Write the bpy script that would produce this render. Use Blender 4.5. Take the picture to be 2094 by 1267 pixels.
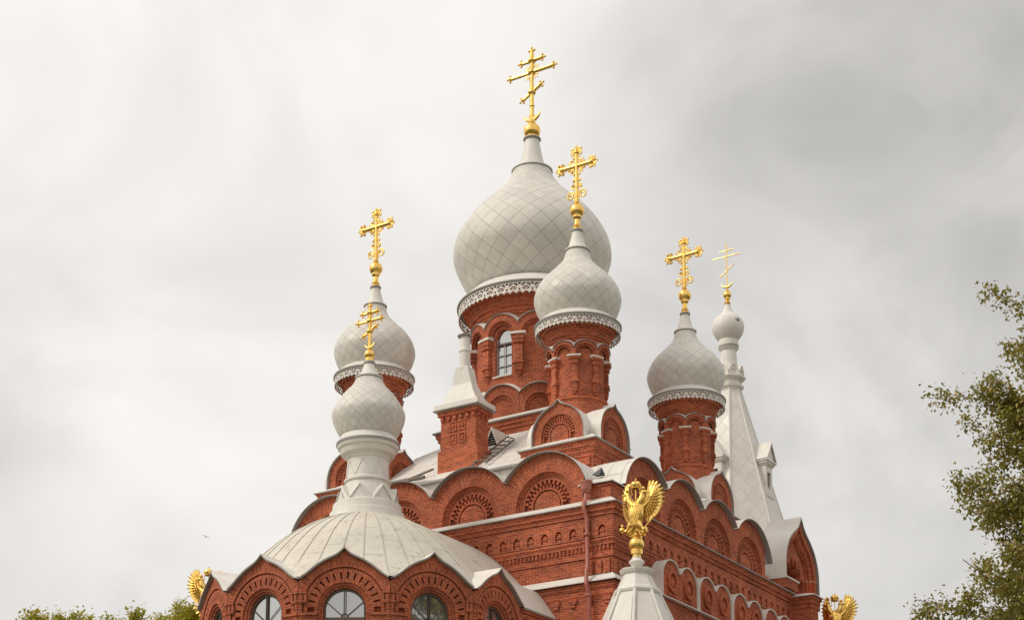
import bpy, math, random
from math import sin, cos, pi, radians as R, sqrt, atan2, hypot
random.seed(7)
S = bpy.context.scene
COL = S.collection
for _o in list(bpy.data.objects): bpy.data.objects.remove(_o)

# ------------------------------------------------------------------ camera
CAMX, CAMY, EYE = 31.715, -51.92, 1.7          # the church centre is the origin
cd = bpy.data.cameras.new("camera"); cam = bpy.data.objects.new("camera", cd); COL.objects.link(cam)
cam.location = (CAMX, CAMY, EYE); cam.rotation_euler = (R(99.8), 0, R(32.3))
cd.sensor_fit = 'HORIZONTAL'; cd.sensor_width = 36; cd.lens = 36*3460/2094
cd.shift_x = 7/2094; cd.shift_y = 841.5/2094
cd.clip_start = .1; cd.clip_end = 3000
S.camera = cam

# ------------------------------------------------------------------ world: bright broken overcast
SUN_EL, SUN_AZ = R(44), R(218)                 # azimuth measured clockwise from +Y
W = bpy.data.worlds.new("World"); S.world = W; W.use_nodes = True
nt = W.node_tree; nt.nodes.clear(); N = nt.nodes.new; L = nt.links.new
def wmath(op, a, b=None, clamp=False):
    n = N('ShaderNodeMath'); n.operation = op; n.use_clamp = clamp
    for i, x in enumerate((a, b)):
        if x is None: continue
        if isinstance(x, (int, float)): n.inputs[i].default_value = x
        else: L(x, n.inputs[i])
    return n.outputs[0]
out = N('ShaderNodeOutputWorld'); bg1 = N('ShaderNodeBackground'); bg2 = N('ShaderNodeBackground'); mx = N('ShaderNodeMixShader')
sky = N('ShaderNodeTexSky'); sky.sky_type = 'NISHITA'; sky.sun_disc = False; sky.sun_elevation = SUN_EL; sky.sun_rotation = SUN_AZ
L(sky.outputs[0], bg1.inputs[0]); bg1.inputs[1].default_value = .08
tc = N('ShaderNodeTexCoord')
mp = N('ShaderNodeMapping'); mp.inputs['Rotation'].default_value = (R(10), R(-22), R(32)); mp.inputs['Scale'].default_value = (1.5, 1.5, 2.1)
L(tc.outputs['Generated'], mp.inputs[0])
n1 = N('ShaderNodeTexNoise'); n1.inputs['Scale'].default_value = 3.0; n1.inputs['Detail'].default_value = 4; n1.inputs['Roughness'].default_value = .5; n1.inputs['Distortion'].default_value = .6
L(mp.outputs[0], n1.inputs[0])
def wdir(v):
    n = N('ShaderNodeVectorMath'); n.operation = 'DOT_PRODUCT'; L(tc.outputs['Generated'], n.inputs[0]); n.inputs[1].default_value = v
    return n.outputs['Value']
def blob(az, el, k):                            # 0..1, a broad bank of cloud round one direction
    d = wdir((sin(R(az))*cos(R(el)), cos(R(az))*cos(R(el)), sin(R(el))))
    return wmath('POWER', wmath('MAXIMUM', d, 0), k)
def wsmooth(v, a, b):
    n = N('ShaderNodeMapRange'); n.interpolation_type = 'SMOOTHSTEP'; L(v, n.inputs[0])
    for q, x in enumerate((a, b, 0., 1.)): n.inputs[q+1].default_value = x
    return n.outputs[0]
n2 = N('ShaderNodeTexNoise'); n2.inputs['Scale'].default_value = 5.2; n2.inputs['Detail'].default_value = 6; n2.inputs['Roughness'].default_value = .48; n2.inputs['Distortion'].default_value = .35
L(mp.outputs[0], n2.inputs[0])
base = wmath('MULTIPLY_ADD', wsmooth(n1.outputs[0], .30, .66), .20); base.node.inputs[2].default_value = .725
body = wmath('SUBTRACT', wsmooth(n2.outputs[0], .36, .66), .5)
base = wmath('ADD', base, wmath('MULTIPLY', body, wmath('SUBTRACT', .125, wmath('MULTIPLY', blob(-43, 28, 40), .09))))
for az_, el_, k_, a_ in ((-19, 28, 70, -.20), (-14, 24, 300, -.09), (-27, 25, 200, -.05), (-47, 13, 200, -.10), (-44, 28, 30, .15), (-17, 21, 500, .07)):   # grey banks and thin bright places
    base = wmath('ADD', base, wmath('MULTIPLY', blob(az_, el_, k_), a_))
base = wmath('ADD', base, wmath('MULTIPLY', blob(-140, 32, 3), .35))          # veiled sun behind the viewer
lo = N('ShaderNodeMix'); lo.data_type = 'RGBA'
lo.inputs[6].default_value = (1, .968, .925, 1); lo.inputs[7].default_value = (1, .965, .92, 1)
L(wmath('MULTIPLY', blob(-140, 32, 3), .8, True), lo.inputs[0]); L(lo.outputs[2], bg2.inputs[0])
L(wmath('MULTIPLY', base, 1.0), bg2.inputs[1])
mx.inputs[0].default_value = .93; L(bg1.outputs[0], mx.inputs[1]); L(bg2.outputs[0], mx.inputs[2]); L(mx.outputs[0], out.inputs[0])

ld = bpy.data.lights.new("sun", 'SUN'); sun = bpy.data.objects.new("sun", ld); COL.objects.link(sun)
ld.energy = 1.5; ld.angle = R(18); ld.color = (1, .93, .81)
sun.rotation_euler = (R(90)-SUN_EL, 0, pi-SUN_AZ)
S.view_settings.view_transform = 'Standard'; S.view_settings.look = 'None'; S.view_settings.exposure = 0; S.view_settings.gamma = 1
S.view_settings.use_curve_mapping = False
S.cycles.max_bounces = 6; S.cycles.diffuse_bounces = 3; S.cycles.glossy_bounces = 3; S.cycles.use_denoising = True

# ------------------------------------------------------------------ materials
class NT:
    def __init__(s, name):
        s.m = bpy.data.materials.new(name); s.m.use_nodes = True; s.t = s.m.node_tree
        s.b = s.t.nodes['Principled BSDF']
    def n(s, typ, **k):
        x = s.t.nodes.new(typ)
        for a, v in k.items(): setattr(x, a, v)
        return x
    def put(s, sock, v):
        if v is None: return
        if hasattr(v, 'is_output'): s.t.links.new(v, sock)
        else: sock.default_value = v
    def math(s, op, a, b=None, c=None, clamp=False):
        x = s.n('ShaderNodeMath', operation=op, use_clamp=clamp)
        for i, v in enumerate((a, b, c)): s.put(x.inputs[i], v)
        return x.outputs[0]
    def mix(s, f, a, b, mode='MIX'):
        x = s.n('ShaderNodeMix', data_type='RGBA', blend_type=mode)
        s.put(x.inputs[0], f); s.put(x.inputs[6], a); s.put(x.inputs[7], b); return x.outputs[2]
    def noise(s, vec, scale, detail=3, rough=.5, dist=0):
        x = s.n('ShaderNodeTexNoise'); s.put(x.inputs['Vector'], vec)
        x.inputs['Scale'].default_value = scale; x.inputs['Detail'].default_value = detail; x.inputs['Roughness'].default_value = rough; x.inputs['Distortion'].default_value = dist
        return x.outputs[0]
    def ramp(s, f, p0, p1, v0=0., v1=1.):
        x = s.n('ShaderNodeMapRange', clamp=True); s.put(x.inputs[0], f)
        for i, v in enumerate((p0, p1, v0, v1)): x.inputs[i+1].default_value = v
        return x.outputs[0]
    def uv(s): return s.n('ShaderNodeUVMap').outputs[0]
    def obj(s): return s.n('ShaderNodeTexCoord').outputs['Object']
    def bump(s, h, st, dist=.02):
        x = s.n('ShaderNodeBump'); x.inputs['Strength'].default_value = st; x.inputs['Distance'].default_value = dist
        s.put(x.inputs['Height'], h); s.t.links.new(x.outputs[0], s.b.inputs['Normal'])
    def set(s, **k):
        for a, v in k.items(): s.put(s.b.inputs[a.replace('_', ' ')], v)
        return s.m
def rgb(r, g, b): return (r, g, b, 1)

def m_brick(name, c1, c2, cm, row=.078, bw=.25):
    t = NT(name); uv = t.uv()
    br = t.n('ShaderNodeTexBrick'); t.put(br.inputs['Vector'], uv)
    br.inputs['Scale'].default_value = 1; br.inputs['Brick Width'].default_value = bw; br.inputs['Row Height'].default_value = row
    br.inputs['Mortar Size'].default_value = .0085; br.inputs['Mortar Smooth'].default_value = .25; br.inputs['Bias'].default_value = -.1
    br.inputs['Color1'].default_value = c1; br.inputs['Color2'].default_value = c2; br.inputs['Mortar'].default_value = cm
    o = t.obj()
    big = t.ramp(t.noise(o, .7, 5, .65), .3, .72, .70, 1.2)
    fine = t.ramp(t.noise(o, 9., 3, .6), .25, .75, .8, 1.2)
    c = t.mix(1., br.outputs[0], t.n('ShaderNodeCombineColor').outputs[0], 'MULTIPLY')
    cc = c.node.inputs[7].links[0].from_node
    k = t.math('MULTIPLY', big, fine)
    for i in range(3): t.put(cc.inputs[i], k)
    pale = t.ramp(t.noise(o, 1.7, 5, .65), .57, .76, 0, .30)     # lime bloom
    c = t.mix(pale, c, rgb(.50, .27, .19))
    soot = t.ramp(t.noise(o, 1.1, 5, .7, .4), .57, .78, 0, .55)
    c = t.mix(soot, c, rgb(.13, .05, .035))
    t.bump(t.math('ADD', t.math('MULTIPLY', br.outputs['Fac'], -1.), t.math('MULTIPLY', t.noise(o, 24, 2), .5)), .55, .012)
    return t.set(Base_Color=c, Roughness=.9, Specular_IOR_Level=.25)
BRICK = m_brick("red brick", rgb(.55, .119, .042), rgb(.30, .055, .023), rgb(.56, .28, .19))

def m_white(name, c, seams=None, stain=.35, rough=.5, stainc=rgb(.36, .32, .25), lk=.62, s0=.62, s1=.80, tv=.055):
    t = NT(name); o = t.obj(); uv = t.uv()
    v = t.ramp(t.noise(o, 1.3, 5, .6), .3, .75, .90, 1.05)
    x = t.n('ShaderNodeCombineColor')
    for i in range(3): t.put(x.inputs[i], v)
    col = t.mix(1., c, x.outputs[0], 'MULTIPLY')
    st = t.ramp(t.noise(o, 3.2, 8, .72, .6), s0, s1, 0, stain)
    col = t.mix(st, col, stainc)
    sv = t.n('ShaderNodeMapping'); t.put(sv.inputs[0], o); sv.inputs['Scale'].default_value = (5, 5, .5)
    col = t.mix(t.ramp(t.noise(sv.outputs[0], 1., 4, .6), .52, .74, 0, .16), col, rgb(.40, .35, .28))
    h = None; lap = None
    if seams:
        sp = t.n('ShaderNodeSeparateXYZ'); t.put(sp.inputs[0], uv)
        def line(f, w):
            fr = t.math('FRACT', f); d = t.math('MINIMUM', fr, t.math('SUBTRACT', 1., fr))
            return t.ramp(d, w*.4, w*1.3, 1, 0)
        if seams == 'diamond':
            a = t.math('ADD', sp.outputs[0], sp.outputs[1]); b = t.math('SUBTRACT', sp.outputs[0], sp.outputs[1])
            ln = t.math('MAXIMUM', line(a, .022), line(b, .022))
            wn = t.n('ShaderNodeTexWhiteNoise', noise_dimensions='2D'); cv = t.n('ShaderNodeCombineXYZ')
            t.put(cv.inputs[0], t.math('FLOOR', a)); t.put(cv.inputs[1], t.math('FLOOR', b)); t.put(wn.inputs['Vector'], cv.outputs[0])
            y = t.n('ShaderNodeCombineColor'); pv = t.ramp(wn.outputs[0], 0, 1, 1-tv*1.2, 1+tv*.8)
            for i in range(3): t.put(y.inputs[i], pv)
            col = t.mix(1., col, y.outputs[0], 'MULTIPLY')
            lap = t.math('SUBTRACT', t.math('FRACT', b), t.math('FRACT', a)); rough = t.ramp(wn.outputs[0], 0, 1, rough-.14, rough+.12)
        elif seams == 'radial':
            ln = t.math('MULTIPLY', line(sp.outputs[0], .03), .7)
            wn = t.n('ShaderNodeTexWhiteNoise', noise_dimensions='1D'); t.put(wn.inputs['W'], t.math('FLOOR', sp.outputs[0]))
            ln2 = line(t.math('ADD', t.math('MULTIPLY', sp.outputs[1], .62), wn.outputs[0]), .014)
            ln = t.math('MAXIMUM', ln, t.math('MULTIPLY', ln2, .55))
        elif seams == 'sheet':
            br = t.n('ShaderNodeTexBrick'); t.put(br.inputs['Vector'], uv); br.inputs['Scale'].default_value = 1
            br.inputs['Brick Width'].default_value = 1.1; br.inputs['Row Height'].default_value = .55; br.inputs['Mortar Size'].default_value = .014
            ln = br.outputs['Fac']
        col = t.mix(t.math('MULTIPLY', ln, lk), col, rgb(.20, .19, .17)); h = ln
        t.bump(t.math('ADD', t.math('ADD', t.math('MULTIPLY', h, -.8), t.math('MULTIPLY', t.noise(o, 2.2, 3), 1.6)), t.math('MULTIPLY', lap, tv*13) if lap else 0.), .45, .022)
    else:
        t.bump(t.noise(o, 3., 3), .2, .03)
    return t.set(Base_Color=col, Roughness=rough, Specular_IOR_Level=.35)
WHITE = m_white("white painted sheet", rgb(.80, .755, .69), None, .2)
ROOF = m_white("white roof sheet", rgb(.80, .755, .69), 'sheet', .30)
DIAM = m_white("diamond sheet", rgb(.745, .70, .635), 'diamond', .16, .5, rgb(.36, .32, .25), .46, .56, .74)
RADI = m_white("ribbed sheet", rgb(.70, .645, .555), 'radial', .55, .55, rgb(.33, .28, .20), .62, .565, .64)
TENT = m_white("tent sheet", rgb(.79, .745, .68), 'diamond', .12, .5, rgb(.36, .32, .25), .16, .60, .80, .012)
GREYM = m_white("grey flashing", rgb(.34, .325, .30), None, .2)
def m_gold():
    t = NT("gilding"); o = t.obj()
    c = t.mix(t.ramp(t.noise(o, 7, 4), .35, .7), rgb(1, .70, .22), rgb(.93, .55, .12))
    t.bump(t.noise(o, 9, 2), .10, .02)
    return t.set(Base_Color=c, Metallic=1., Roughness=t.ramp(t.noise(o, 5, 3), .3, .7, .20, .42))
GOLD = m_gold()
def m_simple(name, c, rough=.6, metal=0., var=.15, ns=6.):
    t = NT(name); o = t.obj(); v = t.ramp(t.noise(o, ns, 4, .6), .3, .7, 1-var, 1+var)
    x = t.n('ShaderNodeCombineColor')
    for i in range(3): t.put(x.inputs[i], v)
    return t.set(Base_Color=t.mix(1., c, x.outputs[0], 'MULTIPLY'), Roughness=rough, Metallic=metal)
PIPE = m_simple("pink paint", rgb(.46, .155, .115), .45, 0, .14)
FRAME = m_simple("brown frame", rgb(.13, .085, .06), .6)
LFRAME = m_simple("pale frame", rgb(.42, .40, .36), .6)
DARK = m_simple("dark void", rgb(.012, .010, .009), .9)
WOOD = m_simple("weathered wood", rgb(.19, .16, .13), .85, 0, .35, 9)
BARK = m_simple("bark", rgb(.085, .062, .042), .95, 0, .4, 8)
BIRD = m_simple("feathers", rgb(.22, .22, .23), .8)
def m_glass(name, c, mixv):
    t = NT(name); o = t.obj()
    t.bump(t.noise(o, 1.6, 2), .06, .03)
    t.set(Base_Color=c, Roughness=.04, Specular_IOR_Level=.5)
    g = t.n('ShaderNodeBsdfGlossy'); g.inputs['Roughness'].default_value = .03; g.inputs['Color'].default_value = (.95, .96, .95, 1)
    m = t.n('ShaderNodeMixShader'); m.inputs[0].default_value = mixv
    t.t.links.new(t.b.inputs['Normal'].links[0].from_socket, g.inputs['Normal'])
    t.t.links.new(t.b.outputs[0], m.inputs[1]); t.t.links.new(g.outputs[0], m.inputs[2])
    t.t.links.new(m.outputs[0], t.t.nodes['Material Output'].inputs[0]); return t.m
GLASS = m_glass("old glass", rgb(.15, .15, .135), .42)
def m_leaf(name, ca, cb, cc):
    t = NT(name); g = t.n('ShaderNodeNewGeometry'); r = g.outputs['Random Per Island']
    c = t.mix(t.ramp(r, .0, .75), ca, cb); c = t.mix(t.ramp(r, .80, .92), c, cc)
    t.set(Base_Color=c, Roughness=.5, Specular_IOR_Level=.4)
    d = t.n('ShaderNodeBsdfTranslucent'); t.put(d.inputs[0], t.mix(.5, c, rgb(.22, .20, .03)))
    m = t.n('ShaderNodeMixShader'); m.inputs[0].default_value = .40
    t.t.links.new(t.b.outputs[0], m.inputs[1]); t.t.links.new(d.outputs[0], m.inputs[2])
    t.t.links.new(m.outputs[0], t.t.nodes['Material Output'].inputs[0]); return t.m
LEAF_A = m_leaf("olive leaves", rgb(.20, .21, .035), rgb(.44, .38, .085), rgb(.60, .40, .17))
LEAF_B = m_leaf("yellow green leaves", rgb(.28, .31, .025), rgb(.60, .54, .05), rgb(.66, .50, .09))

# ------------------------------------------------------------------ mesh helpers
class MB:
    def __init__(s): s.v = []; s.f = []; s.uv = []; s.mi = []; s.sm = []
    def face(s, pts, uvs=None, m=0, smooth=False):
        i0 = len(s.v); s.v += [tuple(p) for p in pts]; s.f.append(tuple(range(i0, i0+len(pts)))); s.mi.append(m); s.sm.append(smooth)
        if uvs is None:
            a, b, c = pts[0], pts[1], pts[2]
            ux, uy, uz = b[0]-a[0], b[1]-a[1], b[2]-a[2]; wx, wy, wz = c[0]-a[0], c[1]-a[1], c[2]-a[2]
            nx, ny, nz = uy*wz-uz*wy, uz*wx-ux*wz, ux*wy-uy*wx
            l = sqrt(nx*nx+ny*ny+nz*nz) or 1; h = hypot(nx, ny)
            if h/l > .3:
                tx, ty = -ny/h, nx/h; uvs = [(p[0]*tx+p[1]*ty, p[2]/max(h/l, .5)) for p in pts]
            else: uvs = [(p[0], p[1]) for p in pts]
        s.uv.append([tuple(u) for u in uvs])
    def grid(s, P, U, m=0, smooth=True, keep=None):   # P[i][j] shared verts
        ni, nj = len(P), len(P[0]); i0 = len(s.v)
        for r in P: s.v += [tuple(p) for p in r]
        for i in range(ni-1):
            for j in range(nj-1):
                if keep and not keep(i, j): continue
                s.f.append((i0+i*nj+j, i0+i*nj+j+1, i0+(i+1)*nj+j+1, i0+(i+1)*nj+j)); s.mi.append(m); s.sm.append(smooth)
                s.uv.append([U[i][j], U[i][j+1], U[i+1][j+1], U[i+1][j]])
    def build(s, name, mats, parent=None, **props):
        me = bpy.data.meshes.new(name); me.from_pydata(s.v, [], s.f)
        lay = me.uv_layers.new(name="UVMap"); flat = [c for f in s.uv for u in f for c in u]
        lay.data.foreach_set("uv", flat)
        me.polygons.foreach_set("material_index", s.mi); me.polygons.foreach_set("use_smooth", s.sm)
        for m in (mats if isinstance(mats, (list, tuple)) else [mats]): me.materials.append(m)
        me.update()
        o = bpy.data.objects.new(name, me); COL.objects.link(o)
        if parent: o.parent = parent; o.matrix_parent_inverse.identity()
        for k, v in props.items(): o[k] = v
        return o
def empty(name, loc=(0, 0, 0), rz=0, parent=None, **props):
    o = bpy.data.objects.new(name, None); COL.objects.link(o); o.location = loc; o.rotation_euler = (0, 0, rz); o.empty_display_size = .3
    if parent: o.parent = parent
    for k, v in props.items(): o[k] = v
    return o
class Flat:                                         # wall frame: a along the wall, z up, d outward
    def __init__(s, ox, oy, ang): s.o = (ox, oy); s.n = (cos(ang), sin(ang)); s.u = (-sin(ang), cos(ang))
    def __call__(s, a, z, d): return (s.o[0]+a*s.u[0]+d*s.n[0], s.o[1]+a*s.u[1]+d*s.n[1], z)
class Cyl:
    def __init__(s, cx, cy, r, ang): s.c = (cx, cy); s.r = r; s.a = ang
    def __call__(s, a, z, d):
        t = s.a+a/s.r; return (s.c[0]+(s.r+d)*cos(t), s.c[1]+(s.r+d)*sin(t), z)
def fbox(mb, fr, a0, a1, z0, z1, d0, d1, m=0, na=1, top_m=None, slope=0):
    """box in a wall frame, open at the back; slope lowers the front top edge"""
    for k in range(na):
        b0 = a0+(a1-a0)*k/na; b1 = a0+(a1-a0)*(k+1)/na; zf = z1-slope
        mb.face([fr(b0, z0, d1), fr(b1, z0, d1), fr(b1, zf, d1), fr(b0, zf, d1)], [(b0, z0), (b1, z0), (b1, zf), (b0, zf)], m)
        mb.face([fr(b0, zf, d1), fr(b1, zf, d1), fr(b1, z1, d0), fr(b0, z1, d0)], [(b0, d1), (b1, d1), (b1, d0), (b0, d0)], m if top_m is None else top_m)
        mb.face([fr(b0, z0, d0), fr(b1, z0, d0), fr(b1, z0, d1), fr(b0, z0, d1)], [(b0, d0), (b1, d0), (b1, d1), (b0, d1)], m)
    for a in (a0, a1):
        mb.face([fr(a, z0, d0), fr(a, z0, d1), fr(a, zf, d1), fr(a, z1, d0)], [(d0, z0), (d1, z0), (d1, zf), (d0, z1)], m)
def box(mb, x0, x1, y0, y1, z0, z1, m=0):
    c = [(x0, y0), (x1, y0), (x1, y1), (x0, y1)]
    for i in range(4):
        a, b = c[i], c[(i+1) % 4]; mb.face([(*a, z0), (*b, z0), (*b, z1), (*a, z1)], None, m)
    mb.face([(*p, z1) for p in c], None, m); mb.face([(*p, z0) for p in c[::-1]], None, m)
def sqloft(mb, cx, cy, prof, m=0, cap=False):
    """prof: (half x, half y, z) -> mitred square shaft / cornice"""
    for (ax, ay, az), (bx, by, bz) in zip(prof, prof[1:]):
        A = [(cx-ax, cy-ay), (cx+ax, cy-ay), (cx+ax, cy+ay), (cx-ax, cy+ay)]; B = [(cx-bx, cy-by), (cx+bx, cy-by), (cx+bx, cy+by), (cx-bx, cy+by)]
        for i in range(4):
            j = (i+1) % 4; p, q, r, s_ = A[i], A[j], B[j], B[i]; k = 0 if i % 2 == 0 else 1
            sg = hypot(hypot(bx-ax, by-ay)*.7, bz-az)
            mb.face([(*p, az), (*q, az), (*r, bz), (*s_, bz)], [(p[k], az), (q[k], az), (r[k], az+(bz-az if abs(bz-az) > .01 else sg)), (s_[k], az+(bz-az if abs(bz-az) > .01 else sg))], m)
    if cap:
        bx, by, bz = prof[-1]; mb.face([(cx-bx, cy-by, bz), (cx+bx, cy-by, bz), (cx+bx, cy+by, bz), (cx-bx, cy+by, bz)], None, m)
def lathe(mb, cx, cy, prof, n=48, m=0, smooth=False, nd=None, a0=0., full=2*pi, seamn=None):
    rm = max(r for r, z in prof); vv = [0.]
    for (r0, z0), (r1, z1) in zip(prof, prof[1:]):
        ds = hypot(r1-r0, z1-z0)
        vv.append(vv[-1]+(ds/max((r0+r1)/2, .02)*nd/(2*pi) if nd else ds))
    P, U = [], []
    for (r, z), v in zip(prof, vv):
        P.append([(cx+r*cos(a0+full*k/n), cy+r*sin(a0+full*k/n), z) for k in range(n+1)])
        U.append([((k/n*nd) if nd else (k/n*seamn if seamn else full*k/n*rm), (z if not (nd or seamn) else v)) for k in range(n+1)])
    if smooth: mb.grid(P, U, m, True)
    else:
        for i in range(len(prof)-1): mb.grid(P[i:i+2], U[i:i+2], m, True)
def spline(pts, n):
    """smooth curve through (r,z) points"""
    o = []
    for i in range(len(pts)-1):
        p0 = pts[max(i-1, 0)]; p1 = pts[i]; p2 = pts[i+1]; p3 = pts[min(i+2, len(pts)-1)]
        for k in range(n):
            t = k/n
            o.append(tuple(.5*((2*b)+(c-a)*t+(2*a-5*b+4*c-d)*t*t+(-a+3*b-3*c+d)*t**3) for a, b, c, d in zip(p0, p1, p2, p3)))
    o.append(pts[-1]); return o
def tube(mb, pts, rad, n=6, m=0, caps=True):
    """round bar along pts; rad number or list"""
    from mathutils import Vector
    V = [Vector(p) for p in pts]; P, U = [], []; ref = None; l = 0
    for i, p in enumerate(V):
        t = (V[min(i+1, len(V)-1)]-V[max(i-1, 0)]); t = t.normalized() if t.length > 1e-9 else Vector((0, 0, 1))
        if ref is None: ref = t.orthogonal().normalized()
        ref = ref-t*ref.dot(t); ref = ref.normalized() if ref.length > 1e-6 else t.orthogonal().normalized()
        b = t.cross(ref); r = rad[i] if isinstance(rad, (list, tuple)) else rad
        if i: l += (p-V[i-1]).length
        P.append([tuple(p+(ref*cos(2*pi*k/n)+b*sin(2*pi*k/n))*r) for k in range(n+1)]); U.append([(k/n, l) for k in range(n+1)])
    mb.grid(P, U, m, True)
    if caps:
        mb.face(P[0][:n][::-1], None, m); mb.face(P[-1][:n], None, m)
def ball(mb, c, r, n=12, m=0, sx=1, sy=1, sz=1, rot=None):
    P, U = [], []
    for i in range(n//2+1):
        t = -pi/2+pi*i/(n//2); P.append([]); U.append([])
        for k in range(n+1):
            a = 2*pi*k/n; q = (r*sx*cos(t)*cos(a), r*sy*cos(t)*sin(a), r*sz*sin(t))
            if rot: q = rot(q)
            P[-1].append((c[0]+q[0], c[1]+q[1], c[2]+q[2])); U[-1].append((k/n, i/(n//2)))
    mb.grid(P, U, m, True)

# ---- brick arch gables ("kokoshniki")
def kpath(fr, ca, r, z0, zc, N, d):
    pts = [(ca+r, z0)]+[(ca+r*cos(pi*i/N), zc+r*sin(pi*i/N)) for i in range(N+1)]+[(ca-r, z0)]
    return [fr(a, z, d) for a, z in pts], pts
def kok(mb, fr, ca, z0, zc, rings, outer, dent=(), N=40, m=0, fill=True, vo=(18, 162)):
    """rings: (radius, depth) from the middle out; outer(theta): outline radius; dent: (r0,r1,d0,d1,count,fill)"""
    path = [kpath(fr, ca, r, z0, zc, N, d) for r, d in rings]
    if fill:
        P, A = path[0]; n = len(P)
        for i in range(n//2):
            j = n-1-i; k = i+1; l = n-2-i
            if k > l: break
            mb.face([P[i], P[k], P[l], P[j]], [A[i], A[k], A[l], A[j]], m)
    for (P, A), (Q, B), (r0, d0), (r1, d1) in zip(path, path[1:], rings, rings[1:]):
        s = 0
        for i in range(len(P)-1):
            ds = hypot(B[i+1][0]-B[i][0], B[i+1][1]-B[i][1]); u0 = r0; u1 = r1 if abs(r1-r0) > 1e-6 else r0+abs(d1-d0)
            mb.face([P[i], P[i+1], Q[i+1], Q[i]], [(u0, s), (u0, s+ds), (u1, s+ds), (u1, s)], m); s += ds
    P, A = path[-1]; r, d = rings[-1]
    B = [(ca+outer(0), z0)]+[(ca+outer(pi*i/N)*cos(pi*i/N), zc+outer(pi*i/N)*sin(pi*i/N)) for i in range(N+1)]+[(ca-outer(pi), z0)]
    Q = [fr(a, z, d) for a, z in B]
    for i in range(len(P)-1):
        th = 180*(i-.5)/N
        if vo[0] < th < vo[1]:
            t0, t1 = pi*(i-1)/N, pi*i/N; uv = [(r, t0*1.5), (r, t1*1.5), (outer(t1), t1*1.5), (outer(t0), t0*1.5)]
        else: uv = [A[i], A[i+1], B[i+1], B[i]]
        mb.face([P[i], P[i+1], Q[i+1], Q[i]], uv, m)
    for r0, r1, d0, d1, cnt, fl, off in dent:
        for k in range(cnt):
            t0 = pi*(k+off)/cnt; t1 = t0+pi*fl/cnt
            if t0 < -.02 or t1 > pi+.02: continue
            def q(r_, t_, d_): return fr(ca+r_*cos(t_), zc+r_*sin(t_), d_)
            c = [(r0, t0), (r1, t0), (r1, t1), (r0, t1)]
            mb.face([q(*p, d1) for p in c], [(p[0], p[1]*1.5) for p in c], m)
            for i in range(4):
                a, b = c[i], c[(i+1) % 4]; mb.face([q(*a, d0), q(*b, d0), q(*b, d1), q(*a, d1)], [(a[0], 0), (b[0]+.02, 0), (b[0]+.02, .08), (a[0], .08)], m)
def kroof(mb, fr, ca, z0, zc, outer, t, df, db, face_d=0., legs=False, N=40, m=0, mf=None, th=(0, 180), sm=None, tb=0.):
    """metal sheet over the outline: lip at df, running back to db"""
    mf = m if mf is None else mf; sm = mf if sm is None else sm
    an = [a for a in [pi*i/N for i in range(N+1)] if R(th[0])-1e-6 <= a <= R(th[1])+1e-6]
    I = [(ca+outer(a)*cos(a), zc+outer(a)*sin(a)) for a in an]; Oo = [(ca+(outer(a)+t)*cos(a), zc+(outer(a)+t)*sin(a)) for a in an]
    if legs: I = [(ca+outer(0), z0)]+I+[(ca-outer(pi), z0)]; Oo = [(ca+outer(0)+t, z0)]+Oo+[(ca-outer(pi)-t, z0)]
    s = 0
    for i in range(len(I)-1):
        ds = hypot(I[i+1][0]-I[i][0], I[i+1][1]-I[i][1])
        a, b, c, e = I[i], I[i+1], Oo[i+1], Oo[i]
        cb, eb = (c, e) if not tb else tuple((ca+(q[0]-ca)*(1+tb), zc+(q[1]-zc)*(1+tb)) for q in (c, e))
        mb.face([fr(*e, df), fr(*c, df), fr(*cb, db), fr(*eb, db)], [(s, df), (s+ds, df), (s+ds, db), (s, db)], m, False)
        mb.face([fr(*a, df), fr(*b, df), fr(*c, df), fr(*e, df)], [(s, 0), (s+ds, 0), (s+ds, t), (s, t)], mf)
        mb.face([fr(*a, face_d), fr(*b, face_d), fr(*b, df), fr(*a, df)], [(s, 0), (s+ds, 0), (s+ds, .1), (s, .1)], sm)
        s += ds
def rnd(Rr, hw):
    return lambda t: min(Rr, hw/max(abs(cos(t)), 1e-6))
def polar(pts):
    """smooth outline radius from (degrees off the crown, radius) points"""
    P_ = spline([pts[0]]+pts[1:], 6)
    def f(t):
        d = abs(math.degrees(t)-90)
        for (a, b), (c, e) in zip(P_, P_[1:]):
            if a-1e-9 <= d <= c: return b+(e-b)*(d-a)/max(c-a, 1e-9)
        return pts[-1][1]
    return f
def ogee(Rr, k, w=42., hw=None, p=1.7):
    def f(t):
        x = max(0., 1-abs(math.degrees(t)-90)/w); r = Rr*(1+k*x**p)
        return min(r, hw/max(abs(cos(t)), 1e-6)) if hw else r
    return f

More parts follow.
